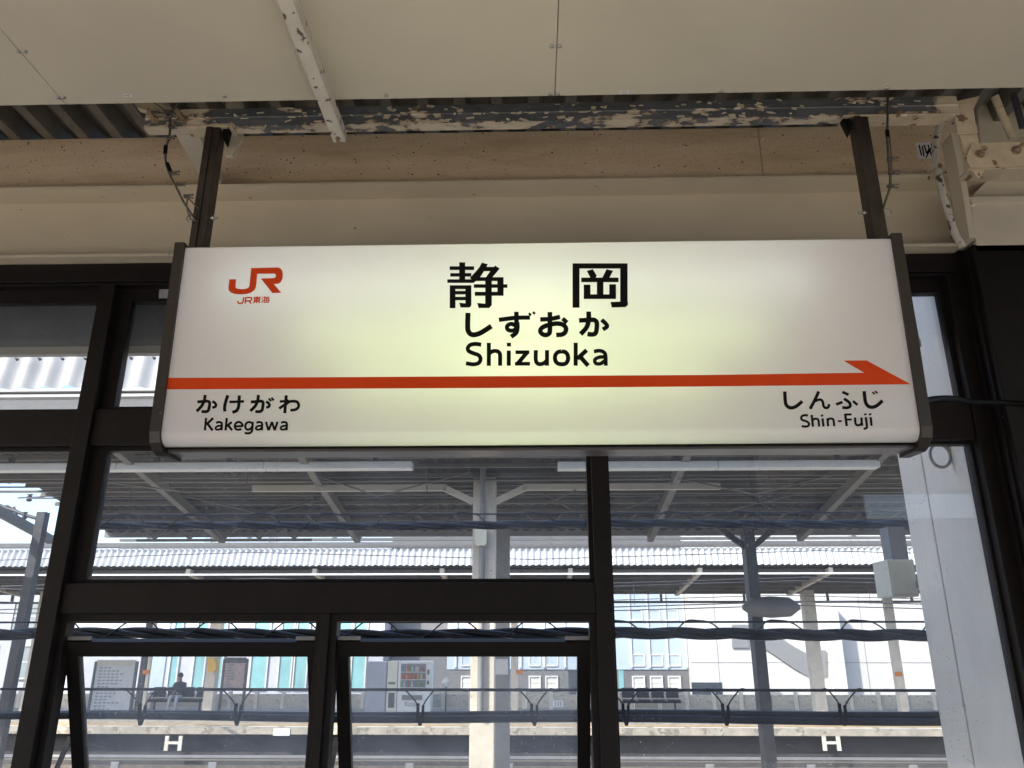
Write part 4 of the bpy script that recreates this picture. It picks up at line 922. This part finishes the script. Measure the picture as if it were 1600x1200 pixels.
# seated person
def person():
    x0 = at(276, 1100, 31.5).x; zs = PZ+.46; y0 = bcy+.02
    J = {'pel': (x0, y0, zs+.10, .15), 'waist': (x0, y0+.02, zs+.28, .135), 'chest': (x0, y0-.01, zs+.46, .165), 'neck': (x0, y0-.03, zs+.60, .06), 'head0': (x0-.02, y0-.06, zs+.70, .085), 'head': (x0-.02, y0-.065, zs+.80, .10),
         'shl': (x0-.19, y0-.02, zs+.52, .075), 'ell': (x0-.25, y0-.13, zs+.29, .058), 'wrl': (x0-.10, y0-.32, zs+.22, .042), 'hal': (x0-.05, y0-.36, zs+.22, .045),
         'shr': (x0+.19, y0-.02, zs+.52, .075), 'elr': (x0+.25, y0-.12, zs+.29, .058), 'wrr': (x0+.09, y0-.31, zs+.2, .042), 'har': (x0+.04, y0-.36, zs+.2, .045),
         'hpl': (x0-.10, y0-.03, zs+.09, .10), 'knl': (x0-.14, y0-.46, zs+.08, .075), 'anl': (x0-.15, y0-.52, PZ+.10, .05), 'tol': (x0-.16, y0-.68, PZ+.05, .045),
         'hpr': (x0+.10, y0-.03, zs+.09, .10), 'knr': (x0+.12, y0-.46, zs+.08, .075), 'anr': (x0+.12, y0-.50, PZ+.10, .05), 'tor': (x0+.13, y0-.66, PZ+.05, .045)}
    E_ = [('pel','waist'),('waist','chest'),('chest','neck'),('neck','head0'),('head0','head'),('chest','shl'),('shl','ell'),('ell','wrl'),('wrl','hal'),('chest','shr'),('shr','elr'),('elr','wrr'),('wrr','har'),
          ('pel','hpl'),('hpl','knl'),('knl','anl'),('anl','tol'),('pel','hpr'),('hpr','knr'),('knr','anr'),('anr','tor')]
    ks = list(J); me = bpy.data.meshes.new('person'); me.from_pydata([J[k][:3] for k in ks], [(ks.index(a_), ks.index(b_)) for a_, b_ in E_], [])
    o_ = bpy.data.objects.new('person', me); col.objects.link(o_)
    sk = o_.modifiers.new('skin', 'SKIN'); sk.use_smooth_shade = True
    for i, k in enumerate(ks):
        sv = me.skin_vertices[0].data[i]; sv.radius = (J[k][3], J[k][3]); sv.use_root = (k == 'pel')
    o_.modifiers.new('sub', 'SUBSURF').levels = 2; o_.modifiers['sub'].render_levels = 2
    dg = bpy.context.evaluated_depsgraph_get(); ev_ = o_.evaluated_get(dg); m2 = bpy.data.meshes.new_from_object(ev_)
    col.objects.unlink(o_); bpy.data.objects.remove(o_)
    p_ = bpy.data.objects.new('person', m2); col.objects.link(p_)
    m2.materials.clear()
    for k in ('jacket', 'trousers', 'skin', 'black'): m2.materials.append(M[k])
    for f in m2.polygons:
        c_ = f.center; i = 0
        if c_.z > zs+.625: i = 2
        elif c_.z < PZ+.09: i = 3
        elif c_.y < y0-.33 and zs+.14 < c_.z < zs+.30 and abs(c_.x-x0) < .09: i = 2
        elif c_.z < zs+.15 and (c_.y < y0-.12 or c_.z < zs+.04): i = 1
        f.material_index = i; f.use_smooth = True
    tag(p_, 'person in dark jacket and pale trousers sitting on the far platform bench', 'person')
    bm = bmesh.new(); bmesh.ops.create_uvsphere(bm, u_segments=14, v_segments=10, radius=.112)
    for v in bm.verts: v.co = Vector((v.co.x*.95+x0-.02, v.co.y*1.05+y0-.045, v.co.z*.95+zs+.835))
    bmesh.ops.delete(bm, geom=[v for v in bm.verts if v.co.z < zs+.80 and v.co.y < y0-.05], context='VERTS')
    MB().bm(bm, True).build('hair', M['hair'], p_)
    MB().box(x0-.035, x0-.005, y0-.175, y0-.16, zs+.77, zs+.79).build('nose', M['skin'], p_)
person()

def board(pts, mat, label, rows, cols, head=None):
    Yb = 30.6; o_ = thing('timetable_board', at(sum(p[0] for p in pts)/4, pts[2][1], Yb), label, 'notice board')
    xs = [at(*p, Yb).x for p in pts]; x0, x1 = min(xs[0], xs[3]), max(xs[1], xs[2]); x0, x1 = (xs[0]+xs[3])/2, (xs[1]+xs[2])/2; z1, z0 = at(*pts[0], Yb).z, at(*pts[2], Yb).z
    MB().box(x0, x1, Yb, Yb+.06, z0, z1).build('panel', M[mat], o_)
    for xa in (x0-.09, x1+.01): MB().box(xa, xa+.08, Yb-.03, Yb+.08, PZ, z1+.15).build('frame_post', M['grey_dark'], o_)
    MB().box(x0, x1, Yb-.02, Yb+.06, z1+.002, z1+.2).build('header', M['ivory' if head else 'grey_dark'], o_)
    pr = MB()
    for r_ in range(rows):
        z_ = z1-(r_+.7)*(z1-z0)/(rows+.6)
        for c_ in range(random.randint(max(2, cols-3), cols)):
            xa = x0+.1+(c_+.2)*(x1-x0-.5)/cols; pr.box(xa, xa+(x1-x0)/cols*.45, Yb-.004, Yb-.0005, z_-.025, z_+.025)
    pr.build('timetable_print', M['print'], o_)
board([(151,1040),(208,1040),(204,1113),(140,1113)], 'paper', 'large white timetable board left of the seated person', 14, 6, 1)
board([(352,1036),(383,1036),(380,1078),(348,1078)], 'paper_pink', 'small pinkish timetable board right of the yellow box', 9, 5)
o = MB().pix([(323,1028),(333,1028),(337,1036),(337,1046),(332,1050),(324,1050)], 28.65, .28).build('speaker_box', M['yellow_box']); tag(o, 'small yellow box mounted on the far platform post', 'box')
# vending machine row
Yv = 31.6
def bxp(x0p, x1p, y0p, y1p, Y, d, name, mat, parent, bev=.01):
    A, B = at((x0p), y1p, Y), at((x1p), y1p, Y); z1 = zof(y0p, Y, x0p); z0 = zof(y1p, Y, x0p)
    return MB().box(A.x, B.x, Y, Y+d, z0, z1, bev=bev).build(name, M[mat], parent)
def on_ground(o_): return o_
v1_ = thing('storage_cabinet', at(585, 1112, Yv), 'plain white cabinet at the left of the vending machine', 'cabinet')
A, B = at(569, 1112, Yv), at(602, 1112, Yv); vz = zof(1033, Yv, 600)
MB().box(A.x, B.x-.01, Yv, Yv+.8, PZ, vz-.02, bev=.02).build('case', M['lavender'], v1_)
MB().box(A.x+.03, B.x-.04, Yv-.02, Yv-.002, PZ+.1, vz-.08, bev=.005).build('door', M['lavender'], v1_)
v2_ = thing('vending_machine', at(611, 1112, Yv), 'narrow cream vending machine between the cabinet and the drinks machine', 'vending machine')
A2, B2 = at(602.5, 1112, Yv), at(619, 1112, Yv)
MB().box(A2.x, B2.x-.01, Yv, Yv+.7, PZ, vz, bev=.015).build('case', M['ivory_box'], v2_)
MB().box(A2.x+.08, B2.x-.09, Yv-.015, Yv-.002, PZ+.15, PZ+.68).build('grille', M['grey_dark'], v2_)
MB().box(A2.x+.05, B2.x-.08, Yv-.015, Yv-.002, PZ+.98, PZ+1.06).build('slot', M['grey_dark'], v2_)
v3_ = thing('vending_machine', at(646, 1112, Yv), 'white drinks vending machine with rows of bottles and kiosk lettering', 'vending machine')
A3, B3 = at(619.5, 1112, Yv), at(672, 1112, Yv); wd3 = B3.x-A3.x
MB().box(A3.x, B3.x, Yv, Yv+.75, PZ, vz, bev=.02).build('case', M['white'], v3_)
dx0, dx1 = A3.x+.08*wd3, A3.x+.84*wd3
dz1, dz0 = PZ+(vz-PZ)*.95, PZ+(vz-PZ)*.47
MB().box(dx0, dx1, Yv-.02, Yv-.002, dz0, dz1).build('display_window', M['grey'], v3_)
drink = [plain('drink %d' % i, c, .4, .1) for i, c in enumerate(((.5,.3,.08),(.45,.1,.06),(.15,.25,.4),(.12,.3,.14),(.55,.5,.42),(.3,.18,.1)))]
for r_ in range(3):
    zr = dz0+.03+(dz1-dz0-.05)*r_/3
    MB().box(dx0+.02, dx1-.02, Yv-.05, Yv-.021, zr-.02, zr).build('shelf', M['white'], v3_)
    for k in range(12):
        x_ = dx0+.05+(dx1-dx0-.1)*(k+.5)/12
        MB().lathe([(.03,.002),(.033,.02),(.033,.15),(.014,.19),(.014,.21)], (x_, Yv-.036, zr), n=8).build('bottle', drink[random.randrange(6)], v3_)
for k in range(2): MB().box(dx1+.05, dx1+.13, Yv-.02, Yv-.002, dz0+.12+k*.35, dz0+.26+k*.4).build('coin_panel', M['grey_dark'], v3_)
MB().box(dx0+.08, dx1-.12, Yv-.03, Yv-.002, PZ+.42, PZ+.60).build('delivery_flap', M['grey'], v3_)
MB().box(dx0+.18, dx0+.27, Yv-.012, Yv-.002, PZ+.72, PZ+.82).build('price_sticker', M['orange'], v3_)
kl = MB()
def kst(pts, wd=.028):
    for (ax, az), (bx2, bz) in zip(pts, pts[1:]): kl.beam((kx+ax*ks_, Yv-.004, kz+az*ks_), (kx+bx2*ks_, Yv-.004, kz+bz*ks_), wd, .006, up=(0,1,0))
kx, kz, ks_ = dx0+.22, PZ+.2, .16
for off, st_ in ((0, [[(0,0),(0,1)],[(.05,.4),(.5,1)],[(.15,.5),(.55,0)]]), (.75, [[(0,0),(0,.65)],[(0,.82),(0,.98)]]), (1.05, [[(.1,0),(.45,0),(.55,.33),(.45,.66),(.1,.66),(0,.33),(.1,0)]]),
                 (1.8, [[(0,0),(.4,0),(.45,.17),(.4,.33),(.08,.33),(.02,.5),(.08,.66),(.45,.66)]]), (2.5, [[(0,0),(0,1)],[(.05,.3),(.4,.66)],[(.15,.38),(.45,0)]])):
    for s_ in st_: kst([(off+a_, b_2) for a_, b_2 in s_])
kl.build('kiosk_lettering', M['print'], v3_)
rs = thing('round_sign', at(697, 1112, 31.5), 'small round white sign on a post right of the vending machine', 'sign')
q_ = at(697, 1066, 31.5); MB().lathe([(.16, -.02), (.16, .02)], q_, axis='Y', n=18).build('disc', M['white'], rs); MB().tube([(q_.x, 31.55, PZ), (q_.x, 31.55, q_.z)], .03, 6).build('post', M['darksteel'], rs)
# painted H marks on the platform side and number plate
for px, lab in ((269, 'white letter H mark under the far platform edge below the person'), (1301, 'white letter H mark under the far platform edge at the right')):
    Yh = 25.84; w2 = .27; A = at(px, 1173, Yh); B = at(px, 1150, Yh); h_ = B.z-A.z
    o = MB().box(A.x-w2, A.x-w2+.115, Yh, Yh+.05, A.z, B.z).box(A.x+w2-.115, A.x+w2, Yh, Yh+.05, A.z, B.z).box(A.x-w2+.116, A.x+w2-.116, Yh+.002, Yh+.048, A.z+h_*.44, A.z+h_*.62).build('letter_mark', M['post_cream'], loc=(A.x, Yh, A.z))
    tag(o, lab, 'mark', 'H marks on the far platform side')
    MB().box(A.x-.03, A.x+.03, Yh+.05, 26.39, B.z-.2, B.z-.14).build('bracket', M['darksteel'], o)
A = at(440, 1144, 25.88); o = MB().box(A.x-.26, A.x+.26, 25.87, 25.897, A.z-.1, A.z+.1, bev=.004).build('number_plate', M['white'], loc=A); tag(o, 'small white number plate on the far platform edge left of centre', 'plate')

# ------------------------------------------------------------------ overhead line arm seen at the far left
ct = thing('catenary_arm', at(60, 830, 21.0), 'dark overhead line bracket against the sky at the far left', 'catenary')
Yk = 21.0
for pts, r_ in (([(-60,778),(0,790),(40,805),(64,812)], .05), ([(-60,815),(5,806),(34,822),(62,838)], .045), ([(22,792),(30,818)], .03), ([(-20,800),(12,790),(30,800)], .03), ([(28,778),(70,776)], .02)):
    MB().tube([at(x_, y_, Yk) for x_, y_ in pts], r_, 6).build('arm_tube', M['darksteel'], ct)
for px, py in ((46,778),(38,806)): 
    q_ = at(px, py, Yk); MB().lathe([(.04,-.1),(.09,-.06),(.04,-.02),(.09,.02),(.04,.06),(.09,.1)], q_, n=10).build('insulator', M['darksteel'], ct)

ow = thing('overhead_wires', (0, 21, zof(950, 21)), 'thin dark overhead line wires strung above the far tracks', 'wires')
for py, Yq, r_ in ((868, 20.4, .012), (909, 21.4, .014), (914, 22.6, .014), (946, 21.4, .016), (952, 22.6, .016), (936, 24.0, .012)):
    z_ = zof(py, Yq); MB().tube([(-22+44*i/12, Yq, z_+.10*math.cos(i*1.57)) for i in range(13)], r_, 5).build('wire', M['darksteel'], ow)
for i in range(14):
    x_ = -19+i*3.1; MB().tube([(x_, 21.4, zof(946, 21.4)), (x_, 21.4, zof(909, 21.4))], .008, 4).build('dropper', M['darksteel'], ow)
# ------------------------------------------------------------------ buildings
def building(name, x0p, x1p, ytp, Y, depth, wallmat, label, parts, base=GZ):
    A, B = at(x0p, 1000, Y), at(x1p, 1000, Y); z1 = zof(ytp, Y)
    o_ = thing(name, ((A.x+B.x)/2, Y, base), label, 'building')
    MB().box(A.x, B.x, Y, Y+depth, base, z1).build('wall', M[wallmat], o_)
    MB().box(A.x-.2, B.x+.2, Y-.2, Y+depth+.2, z1+.003, z1+.5).build('parapet', M[wallmat], o_)
    for kind, xa, xb, ya, yb, mt in parts:
        P, Q = at(xa, (ya+yb)/2, Y-.1), at(xb, (ya+yb)/2, Y-.1); zt_, zb_ = zof(ya, Y-.1), zof(yb, Y-.1)
        if kind == 'window':
            f_ = MB().box(P.x-.08, P.x, Y-.1, Y-.003, zb_-.08, zt_+.08).box(Q.x, Q.x+.08, Y-.1, Y-.003, zb_-.08, zt_+.08).box(P.x, Q.x, Y-.1, Y-.003, zt_, zt_+.08).box(P.x, Q.x, Y-.13, Y-.003, zb_-.08, zb_).build('window', M['whitewall_far'], o_)
            MB().box(P.x, Q.x, Y-.03, Y-.003, zb_, zt_).build('pane', M[mt], f_)
            MB().box(P.x, Q.x, Y-.05, Y-.031, (zb_+zt_)/2-.03, (zb_+zt_)/2+.03).build('glazing_bar', M['whitewall_far'], f_)
        elif kind == 'panel': MB().box(P.x, Q.x, Y-.06, Y-.002, zb_, zt_).build('cladding_panel', M[mt], o_)
        elif kind == 'rib': MB().box(P.x, Q.x, Y-.16, Y-.061, zb_, zt_).build('rib', M[mt], o_)
        elif kind == 'door': MB().box(P.x, Q.x, Y-.02, Y-.002, zb_, zt_).build('door', M[mt], o_)
        elif kind == 'fin': MB().box(P.x, Q.x, Y-1.6, Y-.002, zb_, zt_).build('fin', M[mt], o_)
    return o_
tw_ = [('window', a_, b_, 966, 1076, 'teal') for a_, b_ in ((268,279),(305,321),(338,349),(394,418),(438,456),(462,480),(528,546),(551,571))]
tw_ += [('panel', 240, 262, 930, 1078, 'paleblue'), ('window', 20, 60, 1010, 1060, 'window_pale'), ('window', -60, -10, 1010, 1060, 'window_pale'), ('window', 20, 60, 940, 985, 'window_pale')]
building('office_building', -160, 600, 862, 46, 14, 'lavender', 'pale lavender building with tall teal windows behind the far platform', tw_)
gp = [('panel', 700, 1074, 880, 1046, 'paleblue')]
for a_, b_ in ((722,736),(828,843),(854,870),(990,1006),(1018,1034),(1046,1062)):
    gp += [('window', a_, b_, 1024, 1039, 'window_pale'), ('window', a_, b_, 1058, 1075, 'whitewall_far'), ('window', a_-4, b_-4, 954, 968, 'window_pale')]
gp += [('rib', a_, a_+3, 884, 1043, 'whitewall_far') for a_ in (712, 745, 812, 848, 880, 982, 1010, 1038, 1067)]
gp += [('door', 888, 902, 1000, 1085, 'window_dark'), ('door', 966, 974, 1000, 1078, 'teal')]
building('apartment_block', 612, 1076, 850, 48, 12, 'grey_dark', 'dark grey block with pale blue upper panels and small windows', gp)
wb = building('white_hall', 1078, 1620, 820, 47, 16, 'whitewall_far', 'large bright white building with mesh screens at the right', [('door', 1082, 1130, 1066, 1100, 'window_dark'), ('fin', 1296, 1302, 935, 1100, 'whitewall_far')])
for xa in (1120, 1180, 1350, 1400): 
    P = at(xa, 1000, 46.95); MB().box(P.x-.015, P.x+.015, 46.985, 46.998, GZ, zof(822, 46.9)).build('panel_joint', M['grey'], wb)
P = zof(1035, 46.95); MB().box(at(1080,1035,47).x, at(1600,1035,47).x, 46.98, 46.997, P-.015, P+.015).build('panel_joint', M['grey'], wb)
for poly_ in ([(1144,976),(1170,976),(1170,1012),(1144,1012)], [(1188,998),(1222,998),(1240,1010),(1262,1022),(1262,1056),(1240,1044),(1205,1020),(1188,1010)], [(1280,1016),(1291,1016),(1292,1056),(1284,1056)], [(1190,1078),(1215,1078),(1226,1088),(1190,1088)]):
    MB().pix(poly_, 46.86, .06).build('mesh_screen', M['mesh'], wb)
building('distant_tower', 300, 940, 800, 75, 15, 'paleblue', 'distant pale blue tower block above the far canopy', [('window', a_, a_+10, 836, 848, 'window_pale') for a_ in (330, 420, 640, 700, 860)])
# unseen building behind the viewer, shaped and darkened for the pane reflections
b2 = thing('reflection_building', (4, -46, GZ), 'long dark building with a low white wing behind the viewer, shaped for the pane reflections', 'building')
MB().box(-70, 22.8, -62, -46, GZ, 15).build('wall', M['grey_dark'], b2)
MB().box(22.81, 60, -60, -46.5, GZ, 9.7).build('low_wing', M['whitewall_far'], b2)
for k in range(14):
    for r_ in range(2): MB().box(-48+k*5, -45.4+k*5, -45.99, -45.9, 2+r_*4.5, 4.6+r_*4.5).build('window', M['window_dark'], b2)
